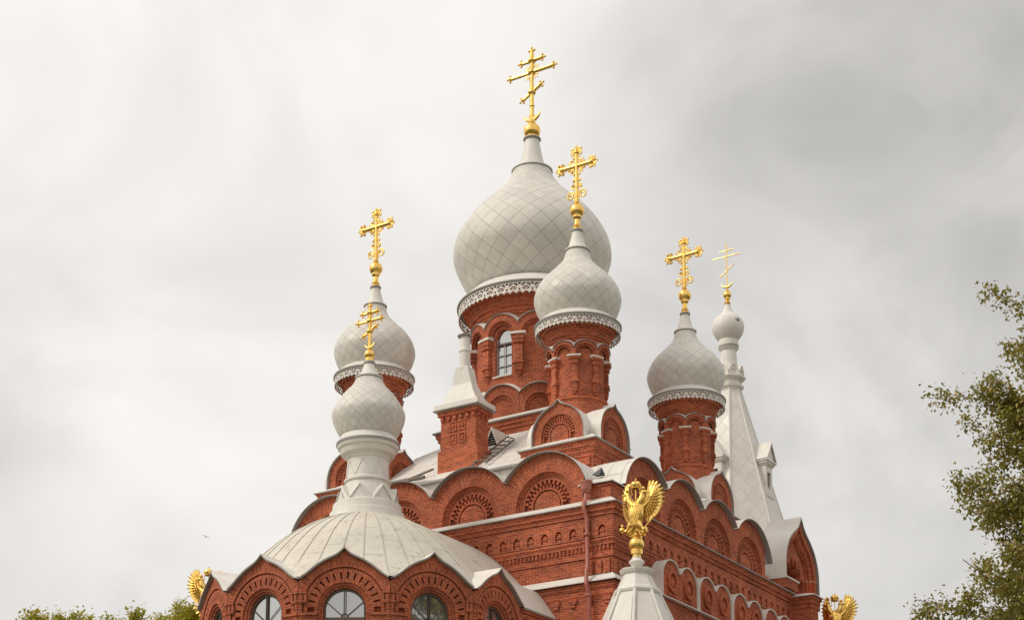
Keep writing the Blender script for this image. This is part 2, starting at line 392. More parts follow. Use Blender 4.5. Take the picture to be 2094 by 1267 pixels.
# ---- crosses and finials
def tri_end(mb, c, ux, uz, s):
    """trefoil bud at the end of a bar pointing (ux,uz)"""
    ball(mb, (c[0]+ux*s*.3, c[1], c[2]+uz*s*.3), s*.62, 10)
    for e in (0, 1, -1):
        dx, dz = (ux, uz) if e == 0 else (-uz*e*.85+ux*.15, ux*e*.85+uz*.15)
        ball(mb, (c[0]+ux*s*.3+dx*s*1.0, c[1], c[2]+uz*s*.3+dz*s*1.0), s*.36, 8)
def bar(mb, p, q, w):
    tube(mb, [p, q], w, 6)
def orthodox_cross(mb, z0, h, arm, up, low, bw, bud, zs, rays=True, crescent=.4, lowrise=.22):
    """three barred cross standing on a crescent; zs: heights of arm, upper bar, slanted bar, crescent"""
    za, zu, zl, zcr = zs
    bar(mb, (0, 0, z0), (0, 0, z0+h), bw)
    for z, l, rise in ((za, arm, 0), (zu, up, 0), (zl, low, lowrise)):
        for s in (-1, 1):
            bar(mb, (0, 0, z), (s*l, 0, z+s*rise), bw*.9)
            if bud:
                ln = hypot(l, rise); tri_end(mb, (s*l, 0, z+s*rise), s*l/ln, s*rise/ln, bud)
        if bud: ball(mb, (0, 0, z), bw*2.0, 10, 0, 1, 1, .8)
    if bud: tri_end(mb, (0, 0, z0+h), 0, 1, bud)
    if rays:
        for sx in (-1, 1):
            for sz in (-1, 1):
                for a in (28, 45, 62):
                    l0, l1 = bw*2.5, arm*(.42 if a == 45 else .36)
                    bar(mb, (sx*cos(R(a))*l0, 0, za+sz*sin(R(a))*l0), (sx*cos(R(a))*l1, 0, za+sz*sin(R(a))*l1), bw*.28)
    n = 14; P = []
    for i in range(n+1):
        a = R(195+150*i/n); w = .01+.075*crescent/.4*sin(pi*i/n); P.append((crescent*cos(a), zcr+crescent*.25+crescent*sin(a), w))
    tube(mb, [(x, 0, z) for x, z, w in P], [w for x, z, w in P], 8)
def spiral(mb, c, r, turns, a0, sgn, w, y=0):
    n = int(14*turns); pts = []
    for i in range(n+1):
        t = i/n; rr = r*(1-.75*t); a = a0+sgn*2*pi*turns*t; pts.append((c[0]+rr*cos(a), y, c[1]+rr*sin(a)))
    tube(mb, pts, w, 5)
def ornate_cross(mb, z0, h, arm):
    """openwork four ended cross with scrolls"""
    zc = z0+h*.655; w = .074
    for dy in (0,):
        bar(mb, (0, 0, z0), (0, 0, z0+h-.16), w); bar(mb, (-arm+.16, 0, zc), (arm-.16, 0, zc), w)
    for (x, z, ux, uz) in ((arm-.20, zc, 1, 0), (-arm+.20, zc, -1, 0), (0, z0+h-.20, 0, 1)):
        ball(mb, (x, 0, z), .10, 10)
        for a in (-105, -55, 0, 55, 105):
            b = atan2(uz, ux)+R(a); cx_, cz_ = x+cos(b)*.15, z+sin(b)*.15
            spiral(mb, (cx_, cz_), .082, 1.2, b+pi, 1 if a >= 0 else -1, .029)
            if a in (-55, 0, 55): ball(mb, (x+cos(b)*.235, 0, z+sin(b)*.235), .040, 6)
        for s in (-1, 1):
            px, pz = x-ux*.16-uz*s*.075, z-uz*.16+ux*s*.075; ball(mb, (px, 0, pz), .035, 6)
    for sx in (-1, 1):
        for sz in (-1, 1):                                     # scrolls in the four corners
            spiral(mb, (sx*.17, zc+sz*.17), .085, 1.2, atan2(-sz, -sx), sx*sz, .027)
            spiral(mb, (sx*.31, zc+sz*.11), .05, 1., atan2(-sz, 0), -sx*sz, .024)
            spiral(mb, (sx*.11, zc+sz*.31), .05, 1., atan2(0, -sx), sx*sz, .024)
            bar(mb, (sx*.05, 0, zc+sz*.05), (sx*.27, 0, zc+sz*.27), .016)
        spiral(mb, (sx*.24, z0+.26), .175, 1.6, atan2(-.2, -sx*.3), -sx, .030)   # big scrolls at the foot
        bar(mb, (0, 0, z0+.03), (sx*.14, 0, z0+.12), .022)
        spiral(mb, (sx*.13, z0+.60), .09, 1.2, atan2(-1, -sx*.2), sx, .029)
        spiral(mb, (sx*.11, z0+.80), .06, 1., atan2(1, -sx*.2), -sx, .026)
    ball(mb, (0, 0, z0+.06), .075, 10)
def ball_finial(mb, z0, zb, r, stem=True):
    """gilded ball on a turned stem from z0; ball centre zb"""
    p = [(r*.72, z0), (r*.78, z0+.04), (r*.55, z0+.1), (r*.62, z0+.16), (r*.40, z0+.24), (r*.36, zb-r*1.35), (r*.6, zb-r*1.05)] if stem else [(r*.78, z0), (r*.82, zb-r*.75)]
    for i in range(11):
        a = R(-52+i*12.2); p.append((r*cos(a), zb+r*sin(a)))
    p += [(r*.38, zb+r*1.05), (r*.42, zb+r*1.25), (r*.2, zb+r*1.45), (0.01, zb+r*1.5)]
    lathe(mb, 0, 0, p, 24, 0, False)

def valance(mb, rr, ztop, h, nu):
    """pierced sheet border hanging from the eaves ring"""
    cs, ct = 20, 18; n = nu*cs
    def solid(s, t):
        edge = .74+.24*(1-abs(((s*2) % 1)*2-1)) if True else 1
        if t > edge: return False
        if t < .09: return True
        x = (s-.5)*2.; y = (.42-t)*2.4
        hx_ = abs(x); e1 = (x/.70)**2+((y-.12*hx_)/.66)**2; e2 = (x/.46)**2+((y+.02-.12*hx_)/.42)**2
        if e1 < 1 and e2 > 1 and not (hx_ < .12 and y > 0) and not (abs(y+.05) < .10): return False
        if e2 < .40 and e2 > .06 and y < .1: return False
        x2 = (s if s < .5 else s-1)*2.
        if (x2/.20)**2+((t-.20)/.08)**2 < 1: return False
        if (x2/.16)**2+((t-.62)/.09)**2 < 1: return False
        return True
    P = [[(rr*cos(2*pi*k/n), rr*sin(2*pi*k/n), ztop-h*j/ct) for k in range(n+1)] for j in range(ct+1)]
    U = [[(2*pi*rr*k/n, -h*j/ct) for k in range(n+1)] for j in range(ct+1)]
    mb.grid(P, U, 0, True, lambda i, j: solid((j % cs+.5)/cs, (i+.5)/ct))
def solidify(o, t):
    md = o.modifiers.new("thickness", 'SOLIDIFY'); md.thickness = t; md.offset = 0

# ------------------------------------------------------------------ the setting: ground
g = MB(); g.face([(-1500, -1500, 0), (1500, -1500, 0), (1500, 1500, 0), (-1500, 1500, 0)])
def m_grass():
    t = NT("grass"); o = t.obj(); c = t.mix(t.noise(o, .4, 6, .7), rgb(.045, .06, .015), rgb(.085, .085, .028))
    return t.set(Base_Color=c, Roughness=.95)
g.build("ground", m_grass(), None, kind="structure")
def m_pave():
    t = NT("paving"); o = t.obj(); c = t.mix(t.noise(o, 2.4, 6, .7), rgb(.22, .20, .18), rgb(.31, .28, .25))
    return t.set(Base_Color=c, Roughness=.9)
g = MB(); g.face([(-16, -22, .004), (40, -22, .004), (40, 40, .004), (-16, 40, .004)])
g.face([(27, -70, .004), (36, -70, .004), (36, -22.01, .004), (27, -22.01, .004)])
g.build("path", m_pave(), None, kind="structure")

# ------------------------------------------------------------------ the church
HX, HY = 7.15, 6.98                              # half size of the main block at the frieze
church = empty("church", label="red brick church with white onion domes and gilded crosses", category="church")
AZ = [-pi/2, 0, pi/2, pi]                         # outward directions of the four fronts
def front(k, e):                                 # wall frame of front k, e metres outside the frieze plane
    ox, oy = [(0, -HY-e), (HX+e, 0), (0, HY+e), (-HX-e, 0)][k]
    return Flat(ox, oy, AZ[k])
# ---- walls
mb = MB()
prof = [(0, 0), (0, 14.55), (.03, 14.62), (.03, 14.78), (.09, 14.86), (.09, 15.0), (.0, 15.02), (0, 15.80), (.05, 15.82), (.05, 15.90), (.02, 15.93), (.02, 16.03), (.02, 16.17), (.07, 16.19), (.07, 16.29), (.11, 16.33), (.11, 16.42), (.06, 16.44), (.0, 16.46),
        (0, 17.02), (.09, 17.04), (.09, 17.12), (.14, 17.15), (.14, 17.24), (.20, 17.28), (.20, 17.38), (.24, 17.41), (.24, 17.50), (-.2, 17.52)]
sqloft(mb, 0, 0, [(HX-.02+e, HY-.02+e, z) for e, z in prof])
sqloft(mb, 0, 0, [(HX-.2, HY-.2, 17.52), (HX-.5, HY-.5, 17.54), (HX-.5, HY-.5, 18.1)])
wall = mb.build("main_wall", BRICK, church)
# frieze of small pointed niches, dentils and corner strips on each front
def niche_cell(mb, fr, a, w, z0, z1, d):
    hw, zb, zs, zt = .125, z0+.05, z0+.29, z0+.40
    P = lambda x, z: fr(a+x, z, d); q = lambda x, z, dd: fr(a+x, z, dd)
    def pl(*pts): mb.face([P(*p) for p in pts], [(a+p[0], p[1]) for p in pts])
    pl((-w/2, z0), (w/2, z0), (w/2, zb), (-w/2, zb))
    for s in (-1, 1):
        pl((s*hw, zb), (s*w/2, zb), (s*w/2, z1), (s*hw, zs)); pl((s*hw, zs), (s*w/2, z1), (0, z1), (s*.05, zs+.09)); pl((s*.05, zs+.09), (0, z1), (0, zt))
    hole = [(-hw, zb), (hw, zb), (hw, zs), (.05, zs+.09), (0, zt), (-.05, zs+.09), (-hw, zs)]
    for i in range(7):
        p, r = hole[i], hole[(i+1) % 7]
        mb.face([P(*p), P(*r), q(*r, -.05), q(*p, -.05)], [(0, 0), (.1, 0), (.1, .1), (0, .1)])
    plug = [(-.085, zb), (.085, zb), (.085, zs-.03), (.035, zs+.035), (-.035, zs+.035), (-.085, zs-.03)]
    mb.face([q(*p, d-.045) for p in plug], [(a+p[0], p[1]) for p in plug])
    for i in range(6):
        p, r = plug[i], plug[(i+1) % 6]; mb.face([q(*p, d-.045), q(*r, d-.045), q(*r, -.05), q(*p, -.05)], [(0, 0), (.1, 0), (.1, .1), (0, .1)])
    fbox(mb, fr, a-.09, a+.09, zb+.12, zb+.15, d-.045, d-.015)
for k in range(4):
    H = HX if k % 2 == 0 else HY; mb = MB(); fr = front(k, 0)
    n = 27; w = (2*H-.14)/n
    for i in range(n): niche_cell(mb, fr, -H+.07+w*(i+.5), w, 16.44, 17.03, .10)
    fbox(mb, fr, -H+.07-.16, -H+.07, 16.44, 17.03, 0, .10); fbox(mb, fr, H-.07, H+.09, 16.44, 17.03, 0, .10)
    n = int(2*H/.145)
    for i in range(n):
        a = -H+.05+.145*i; fbox(mb, fr, a, a+.075, 16.05, 16.17, 0, .055)
    for a0, a1 in ((-H+.02, -H+.95), (H-.95, H-.02)):                       # panelled corner strip
        for j in range(3): fbox(mb, fr, a0+.30*j+.03, a0+.30*j+.25, 15.28, 15.72, 0, .035)
    n = int(2*H/.62)
    for i in range(n):
        a = -H+.3+.62*i; fbox(mb, fr, a, a+.3, 14.42, 14.58, 0, .05); fbox(mb, fr, a+.06, a+.24, 14.30, 14.42, 0, .03)
    mb.build("frieze", BRICK, wall)
# white ledges
mb = MB()
sqloft(mb, 0, 0, [(HX+.17, HY+.17, 15.02), (HX+.19, HY+.19, 15.02), (HX+.19, HY+.19, 15.06), (HX-.01, HY-.01, 15.27)]); mb.build("lower_ledge", WHITE, church)
mb = MB()
sqloft(mb, 0, 0, [(HX+.2, HY+.2, 17.47), (HX+.28, HY+.28, 17.47), (HX+.28, HY+.28, 17.505)], 1)
sqloft(mb, 0, 0, [(HX+.28, HY+.28, 17.505), (HX-.10, HY-.10, 17.75), (HX-.2, HY-.2, 17.76)], 0); mb.build("upper_ledge", [WHITE, GREYM], church)
# ---- arch gables, four to a front
AR, AC = 1.70, 17.86
for k in range(4):
    H = HX if k % 2 == 0 else HY; fr = front(k, -.12); hw = 1.46 if k % 2 == 0 else 1.375
    off = .23 if k == 0 else (-.43 if k == 1 else 0)
    for j in range(4):
        ca = off+hw*(2*j-3); mb = MB(); o = rnd(AR, hw)
        kok(mb, fr, ca, 17.55, AC+.03, [(.48, -.16), (.48, -.22), (.53, -.22), (.53, -.14), (.60, -.14), (.60, -.26), (.87, -.26), (.87, -.15), (.97, -.15), (.97, -.11), (1.03, -.11), (1.03, -.06), (1.09, -.06), (1.09, 0)], o,
            dent=((.60, .715, -.26, -.15, 15, .5, .25), (.745, .87, -.26, -.15, 15, .5, .75)))
        for s in (-1, 1): fbox(mb, fr, ca+s*(hw-.16)-.05, ca+s*(hw-.16)+.05, 17.6, 18.3, 0, .0) if False else None
        gb = mb.build("arch_gable", BRICK, church)
        mb = MB(); lim = math.degrees(math.acos(min(1, hw/AR)))
        t0 = lim if True else 0
        first = (j == 3); last = (j == 0)
        kroof(mb, fr, ca, 17.6, AC+.03, rnd(AR, 9), .026, .20, -1.75, 0, False, 60, 0, 1, (t0 if not first else 14, 180-t0 if not last else 166), sm=1)
        mb.build("roof_flashing", [ROOF, GREYM], gb)
# corner piers between the fronts
for sx in (1,):
    for sy in (-1,):
        mb = MB(); cx, cy = sx*(HX-.62), sy*(HY-.62)
        sqloft(mb, cx, cy, [(.50, .50, 17.5), (.50, .50, 18.12), (.55, .55, 18.15), (.55, .55, 18.24)])
        sqloft(mb, cx, cy, [(.62, .62, 18.24), (.62, .62, 18.28), (.1, .1, 18.60)], 1)
        mb.build("corner_pier", [BRICK, ROOF], church)
# main roof with eaves, valleys
mb = MB()
e0x, e0y = HX-1.0, HY-.98
for k in range(4):                                # a slope on each side between the corner towers
    fr = Flat(0, 0, AZ[k]); e = e0y if k % 2 == 0 else e0x; w = 3.2; h = 2.56
    mb.face([fr(-w, 19.80, e), fr(w, 19.80, e), fr(w, 21.86, 3.16), fr(h, 22.30, h), fr(-h, 22.30, h), fr(-w, 21.86, 3.16)], [(-w, 0), (w, 0), (w, 3.5), (h, 4.2), (-h, 4.2), (-w, 3.5)], 0)
    mb.face([fr(-w, 19.73, e), fr(w, 19.73, e), fr(w, 19.80, e), fr(-w, 19.80, e)], None, 1)
    mb.face([fr(-w, 19.73, e), fr(w, 19.73, e), fr(w, 19.73, e-.4), fr(-w, 19.73, e-.4)], None, 1)
    mb.face([fr(-w, 18.4, e+.55), fr(w, 18.4, e+.55), fr(w, 19.25, e-.2), fr(-w, 19.25, e-.2)], None, 0)
    mb.face([fr(-w, 19.25, e-.2), fr(w, 19.25, e-.2), fr(w, 19.75, e-.2), fr(-w, 19.75, e-.2)], None, 0)
sqloft(mb, 0, 0, [(HX-.55, HY-.55, 18.05), (HX-.9, HY-.9, 18.40), (2.5, 2.5, 19.0)], 0)
mb.build("main_roof", [ROOF, GREYM], church)

# ---- domes
def onion(parent, prof, nd, n, mat=DIAM):
    mb = MB(); lathe(mb, 0, 0, spline(prof, 6), n, 0, True, nd); return mb.build("onion_dome", mat, parent)
def neck(parent, rc, zc, cone, n=28):
    mb = MB(); lathe(mb, 0, 0, [(rc*.86, zc-.03), (rc, zc-.02), (rc*1.06, zc+.0)], n, 1)
    lathe(mb, 0, 0, [(rc*1.06, zc), (rc*1.06, zc+.04), (rc*.86, zc+.07)], n, 0)
    lathe(mb, 0, 0, spline(cone, 4), n, 0, True); r, z = cone[-1]; lathe(mb, 0, 0, [(r*.98, z-.12), (r*1.2, z-.09), (r*1.28, z-.05), (r*1.2, z), (r*.4, z+.005)], n, 1)
    return mb.build("neck", [WHITE, GREYM], parent)
def eaves(parent, rin, rout, ztop, zg, rw, zw, n=56):
    """white skirt under the dome, dark drip edge, soffit back to the brick"""
    mb = MB(); lathe(mb, 0, 0, [(rin-.06, ztop+.05), (rin, ztop), (rout-.02, zg+.03)], n, 0)
    lathe(mb, 0, 0, [(rout-.02, zg+.03), (rout, zg+.02), (rout, zg-.03), (rout-.03, zg-.03)], n, 1); lathe(mb, 0, 0, [(rout-.03, zg-.03), (rw, zw)], n, 1)
    return mb.build("eaves_skirt", [WHITE, GREYM], parent)
C1PROF = [(1.16, 25.02), (1.22, 25.12), (1.385, 25.4), (1.48, 25.68), (1.505, 25.92), (1.41, 26.26), (1.19, 26.6), (.93, 26.86), (.70, 27.1), (.50, 27.35), (.395, 27.68)]
SX, SY = 4.35, 4.18
def corner_tower(cx, cy):
    t = empty("corner_tower", (cx, cy, 0), 0, church)
    mb = MB()
    sqloft(mb, 0, 0, [(1.27, 1.27, 18.0), (1.27, 1.27, 19.72), (1.31, 1.31, 19.78), (1.31, 1.31, 19.88), (1.36, 1.36, 19.93), (1.36, 1.36, 20.03), (1.43, 1.43, 20.08), (1.43, 1.43, 20.2), (1.47, 1.47, 20.24), (1.47, 1.47, 20.31), (.9, .9, 20.33)])
    for k in range(4):
        fr = Flat(*[(0, -1.27), (1.27, 0), (0, 1.27), (-1.27, 0)][k], AZ[k])
        for i in range(5): fbox(mb, fr, -1.22+.52*i, -1.22+.52*i+.3, 19.45, 19.72, 0, .06); fbox(mb, fr, -1.22+.52*i+.06, -1.22+.52*i+.24, 19.32, 19.45, 0, .035)
    mb.build("tower_plinth", BRICK, t)
    mb = MB(); sqloft(mb, 0, 0, [(1.47, 1.47, 20.29), (1.53, 1.53, 20.29), (1.53, 1.53, 20.33)], 1); sqloft(mb, 0, 0, [(1.53, 1.53, 20.33), (1.25, 1.25, 20.52)], 0)
    mb.build("plinth_ledge", [WHITE, GREYM], t)
    og = polar([(0, 1.165), (2.5, 1.105), (5, 1.055), (9, 1.015), (14, .995), (25, .985), (50, .985), (90, .985)])
    for k in range(4):
        fr = Flat(*[(0, -1.34), (1.34, 0), (0, 1.34), (-1.34, 0)][k], AZ[k]); mb = MB()
        kok(mb, fr, 0, 20.36, 20.72, [(.33, -.07), (.33, -.12), (.37, -.12), (.37, -.06), (.43, -.06), (.43, -.14), (.60, -.14), (.60, -.06), (.67, -.06), (.67, 0)], og, dent=((.43, .60, -.14, -.06, 17, .52, .24),), N=72, vo=(0, 180))
        kroof(mb, fr, 0, 20.38, 20.72, og, .035, .09, -.95, 0, True, 72, 1, 2, sm=2)
        mb.build("arch_gable", [BRICK, WHITE, GREYM], t)
    # brick drum with half columns carrying small arches
    mb = MB()
    lathe(mb, 0, 0, [(.97, 20.4), (.97, 22.0), (1.02, 22.03), (1.02, 22.12), (.92, 22.16), (.92, 24.02), (.99, 24.05), (.99, 24.13), (1.03, 24.15), (1.03, 24.23), (1.09, 24.26), (1.09, 24.40), (1.17, 24.44), (1.17, 24.54), (1.25, 24.58), (1.25, 24.68), (1.33, 24.72), (1.33, 24.86)], 56)
    for k in range(8):
        fr = Cyl(0, 0, .92, R(-67.5+45*k))
        for a0, a1, z0, z1, d1 in ((-.09, .09, 22.42, 23.38, .12), (-.12, .12, 22.60, 22.72, .16), (-.08, .08, 22.30, 22.42, .10), (-.045, .045, 22.22, 22.30, .07), (-.12, .12, 23.24, 23.40, .16), (-.16, .16, 23.40, 23.48, .20)):
            fbox(mb, fr, a0, a1, z0, z1, 0, d1, 0, 2)
        fbox(mb, fr, -.19, .19, 23.48, 23.60, 0, .23, 1, 2, 1, .07)
        f2 = Cyl(0, 0, .92, R(-45+45*k)); o = rnd(.43, .385)
        kok(mb, f2, 0, 23.56, 23.62, [(.25, .05), (.25, .10), (.31, .10), (.31, .16)], o, N=20, fill=False)
        kroof(mb, f2, 0, 23.5, 23.62, o, .014, .20, 0., .16, False, 20, 1, 2, (24, 156), sm=2, tb=.22)
    mb.build("drum", [BRICK, WHITE, GREYM], t)
    eaves(t, 1.24, 1.51, 25.12, 24.86, 1.3, 24.87)
    mb = MB(); valance(mb, 1.46, 24.84, .36, 28); solidify(mb.build("lace_valance", WHITE, t), .012)
    onion(t, C1PROF, 20, 64); neck(t, .415, 27.70, [(.37, 27.75), (.30, 27.9), (.235, 28.12), (.19, 28.32), (.165, 28.5)])
    mb = MB(); ball_finial(mb, 28.46, 29.22, .25); mb.build("ball_finial", GOLD, t)
    mb = MB(); ornate_cross(mb, 29.55, 2.05, .79); mb.build("cross", GOLD, t)
    return t
for sx, sy in ((1, -1), (-1, -1), (1, 1), (-1, 1)): corner_tower(sx*SX, sy*SY)

# ---- central drum and great dome
t = empty("central_tower", (-.03, 0, 0), 0, church)
mb = MB()
sqloft(mb, 0, 0, [(2.5, 2.5, 21.2), (2.5, 2.5, 22.50), (2.56, 2.56, 22.54), (2.56, 2.56, 22.64), (2.62, 2.62, 22.68), (2.62, 2.62, 22.86), (2.5, 2.5, 22.87)])
mb.build("drum_plinth", BRICK, t)
mb = MB(); sqloft(mb, 0, 0, [(2.6, 2.6, 22.84), (2.72, 2.72, 22.85), (2.72, 2.72, 22.89)], 1); sqloft(mb, 0, 0, [(2.72, 2.72, 22.89), (2.3, 2.3, 23.14)], 0); mb.build("plinth_ledge", [WHITE, GREYM], t)
mb = MB()
lathe(mb, 0, 0, [(2.13, 22.8), (2.13, 24.8)], 80)
WG = .44/2.13
for k in range(5):
    lathe(mb, 0, 0, [(2.13, 24.8), (2.13, 26.75)], 12, a0=R(-90+72*k)+WG, full=R(72)-2*WG)
    fr = Cyl(0, 0, 2.13, R(-90+72*k))
    kok(mb, fr, 0, 24.8, 26.24, [(.36, -.22), (.36, -.06), (.385, 0)], lambda t_: min(.44/max(abs(cos(t_)), 1e-6), .51/max(sin(t_), 1e-6)), N=24, fill=False)
lathe(mb, 0, 0, [(2.13, 26.75), (2.13, 27.08), (2.20, 27.11), (2.20, 27.19), (2.25, 27.22), (2.25, 27.32), (2.34, 27.37), (2.34, 27.52), (2.46, 27.58), (2.46, 27.70), (2.58, 27.76), (2.58, 27.86), (2.66, 27.92), (2.66, 28.08)], 80, full=2*pi)
# replace wall behind windows by dark reveals built below
for k in range(10):
    fr = Cyl(0, 0, 2.13, R(-72+36*k))
    for a0, a1, z0, z1, d1 in ((-.15, .15, 25.0, 25.98, .17), (-.19, .19, 25.12, 25.24, .22), (-.14, .14, 24.88, 25.0, .15), (-.09, .09, 24.77, 24.88, .10), (-.045, .045, 24.68, 24.77, .06), (-.19, .19, 25.90, 26.05, .22), (-.22, .22, 26.05, 26.22, .25)):
        fbox(mb, fr, a0, a1, z0, z1, 0, d1, 0, 2)
    fbox(mb, fr, -.27, .27, 26.22, 26.36, 0, .30, 1, 2, 1, .06)
    f2 = Cyl(0, 0, 2.13, R(-90+36*k)); o = rnd(.775, .668)
    kok(mb, f2, 0, 26.28, 26.30, [(.42, .04), (.42, .08), (.52, .08), (.52, .20)], o, N=30, fill=False, vo=(8, 172))
    kroof(mb, f2, 0, 26.2, 26.30, o, .018, .25, 0., .20, False, 30, 1, 2, (30, 150), sm=2, tb=.16)
mb.build("drum", [BRICK, WHITE, GREYM], t)
for k in range(10):                               # ring of arches round the foot of the drum
    f2 = Cyl(0, 0, 2.42, R(-88+36*k)); o = rnd(.93, .755); mb = MB()
    kok(mb, f2, 0, 22.86, 23.36, [(.46, -.12), (.46, -.07), (.56, -.07), (.56, 0)], o, N=30, vo=(8, 172))
    kroof(mb, f2, 0, 22.9, 23.36, o, .025, .09, -.3, 0, False, 30, 1, 2, (35, 145), sm=2, tb=.16)
    mb.build("arch_gable", [BRICK, WHITE, GREYM], t)
def drum_window(ang):
    w = empty("arched_window", (-.03, 0, 0), 0, church); fr = Cyl(0, 0, 2.13, ang); mb = MB()
    hw, z0, zc = .36, 24.80, 26.26
    mb = MB(); fbox(mb, fr, -.40, .40, 24.74, 24.81, -.2, .08, 0, 4, 0, .03); mb.build("sill", WHITE, w)
    mb = MB(); P, A = kpath(fr, 0, hw+.02, z0, zc, 20, -.19); n = len(P)
    for i in range(n//2): mb.face([P[i], P[i+1], P[n-2-i], P[n-1-i]], [A[i], A[i+1], A[n-2-i], A[n-1-i]])
    mb.build("glass_pane", GLASS, w)
    mb = MB()
    for a in (-.36, .33): fbox(mb, fr, a, a+.03, z0, 26.26, -.19, -.14)
    fbox(mb, fr, -.012, .012, z0, 26.04, -.17, -.14); fbox(mb, fr, -.36, .36, 26.02, 26.09, -.19, -.12, 1, 4)
    for z in (25.2, 25.62): fbox(mb, fr, -.36, .36, z, z+.022, -.19, -.14, 0, 4)
    mb.build("window_frame", [LFRAME, FRAME], w)
for k in range(5): drum_window(R(-90+72*k))
eaves(t, 2.50, 2.88, 28.46, 28.08, 2.6, 28.1, 96)
mb = MB(); valance(mb, 2.81, 28.05, .50, 37); solidify(mb.build("lace_valance", WHITE, t), .015)
onion(t, [(2.22, 28.36), (2.35, 28.6), (2.58, 29.0), (2.87, 29.6), (3.03, 30.15), (2.95, 30.75), (2.65, 31.35), (2.24, 31.9), (1.75, 32.4), (1.26, 32.88), (.90, 33.35), (.75, 33.74)], 24, 96)
neck(t, .755, 33.74, [(.56, 33.82), (.47, 34.1), (.39, 34.45), (.32, 34.8), (.275, 35.15)], 36)
mb = MB(); ball_finial(mb, 35.12, 35.46, .33, False); mb.build("ball_finial", GOLD, t)
mb = MB(); lathe(mb, 0, 0, [(.11, 35.9), (.13, 36.1), (.08, 36.12)], 16); orthodox_cross(mb, 35.95, 2.85, .93, .42, .37, .084, .140, (37.95, 38.44, 37.10, 36.22), True, .40, .20); ball(mb, (0, 0, 36.52), .11, 10, 0, 1, 1, .7)
mb.build("cross", GOLD, t)

# ---- vent chimney on the roof
t = empty("vent_stack", (0, 0, 0), 0, church); x0, x1, y0, y1 = -.50, .95, -5.38, -4.58; cx, cy, hx, hy = (x0+x1)/2, (y0+y1)/2, (x1-x0)/2, (y1-y0)/2
mb = MB(); sqloft(mb, cx, cy, [(hx+.10, hy+.05, 19.6), (hx+.10, hy+.05, 21.0), (hx, hy, 21.03), (hx, hy, 22.22), (hx+.09, hy+.09, 22.26), (hx+.09, hy+.09, 22.46)])
fr = Flat(cx, y0, -pi/2)
for i in range(6): fbox(mb, fr, -.70+.26*i, -.70+.26*i+.12, 22.08, 22.22, 0, .08)
fr2 = Flat(x1, cy, 0)
for i in range(3): fbox(mb, fr2, -.36+.26*i, -.36+.26*i+.12, 22.08, 22.22, 0, .08)
for f_, c0 in ((fr, .0),):
    for a in (-.36, .02):
        for z in (21.20, 21.66):
            fbox(mb, f_, a, a+.30, z, z+.05, 0, .03); fbox(mb, f_, a, a+.30, z+.33, z+.38, 0, .03); fbox(mb, f_, a, a+.05, z+.05, z+.33, 0, .03); fbox(mb, f_, a+.25, a+.30, z+.05, z+.33, 0, .03)
            fbox(mb, f_, a+.11, a+.19, z+.12, z+.26, 0, .03)
mb.build("stack_shaft", BRICK, t)
mb = MB(); sqloft(mb, cx, cy, [(hx+.1, hy+.1, 22.42), (hx+.22, hy+.22, 22.44), (hx+.22, hy+.22, 22.47)], 1); sqloft(mb, cx, cy, [(hx+.19, hy+.19, 22.47), (hx+.18, hy+.18, 22.66), (hx-.02, hy-.02, 22.76), (hx-.19, hy-.10, 23.08), (hx-.33, hy-.19, 23.42), (.25, .22, 24.04)])
mb.build("stack_hood", [WHITE, GREYM], t)
mb = MB(); lathe(mb, cx, cy, [(.22, 23.9), (.24, 24.0), (.24, 24.06), (.19, 24.10), (.19, 24.62), (.22, 24.66), (.22, 24.70), (.20, 24.76), (.17, 25.18), (.16, 25.22)], 24, 0)
lathe(mb, cx, cy, [(.16, 25.2), (.26, 25.22), (.27, 25.26), (.0, 25.32)], 24, 1); mb.build("flue_pipe", [WHITE, GREYM], t)
# triangular louvred vent and fold on the roof
mb = MB(); vx, vy, vz = .40, -3.5, 21.62
for i in range(7):
    f0 = i/7; w = .26*(1-f0); z = vz+.62*f0
    mb.face([(vx-w, vy-.02, z), (vx+w, vy-.02, z), (vx+w*.95, vy+.05, z+.045), (vx-w*.95, vy+.05, z+.045)], None, 0)
mb.face([(vx-.3, vy+.03, vz), (vx+.3, vy+.03, vz), (vx, vy+.03, vz+.68)], None, 1)
for s in (-1, 1):
    mb.face([(vx+s*.3, vy-.05, vz-.02), (vx, vy-.05, vz+.70), (vx, vy+1.0, vz+.72), (vx+s*.3, vy+.5, vz+.3)], None, 0)
    mb.face([(vx+s*.3, vy-.05, vz-.02), (vx+s*.25, vy-.05, vz-.02), (vx, vy-.05, vz+.60), (vx, vy-.05, vz+.70)], None, 0)
mb.build("roof_vent", [WHITE, DARK], church)
# ---- downpipe on the lit front
mb = MB(); px, py = 6.30, -HY
lathe(mb, px, py-.16, [(.10, 17.92), (.17, 18.02), (.19, 18.22), (.21, 18.24), (.21, 18.30), (.17, 18.30)], 18)
tube(mb, [(px, py-.16, 17.96), (px, py-.17, 17.80), (px, py-.24, 17.64), (px, py-.33, 17.52), (px+.01, py-.33, 17.38), (px+.03, py-.26, 17.22), (px+.05, py-.20, 17.05), (px+.06, py-.20, 15.5), (px+.06, py-.28, 15.35), (px+.06, py-.30, 14.9)], .068, 12)
tube(mb, [(px+.08, py-.30, 14.93), (px+.08, py-.16, 14.6), (px+.08, py-.16, .3)], .074, 12)
for z in (16.5, 14.55, 10, 5): lathe(mb, px+.07, py-(.23 if z > 15 else .16), [(.1, z), (.11, z+.02), (.11, z+.06), (.1, z+.08)], 12)
mb.build("downpipe", PIPE, church)
mb = MB(); hx_, hy_ = HX-.74, -HY+.42                                    # dark rain scoop at the roof corner
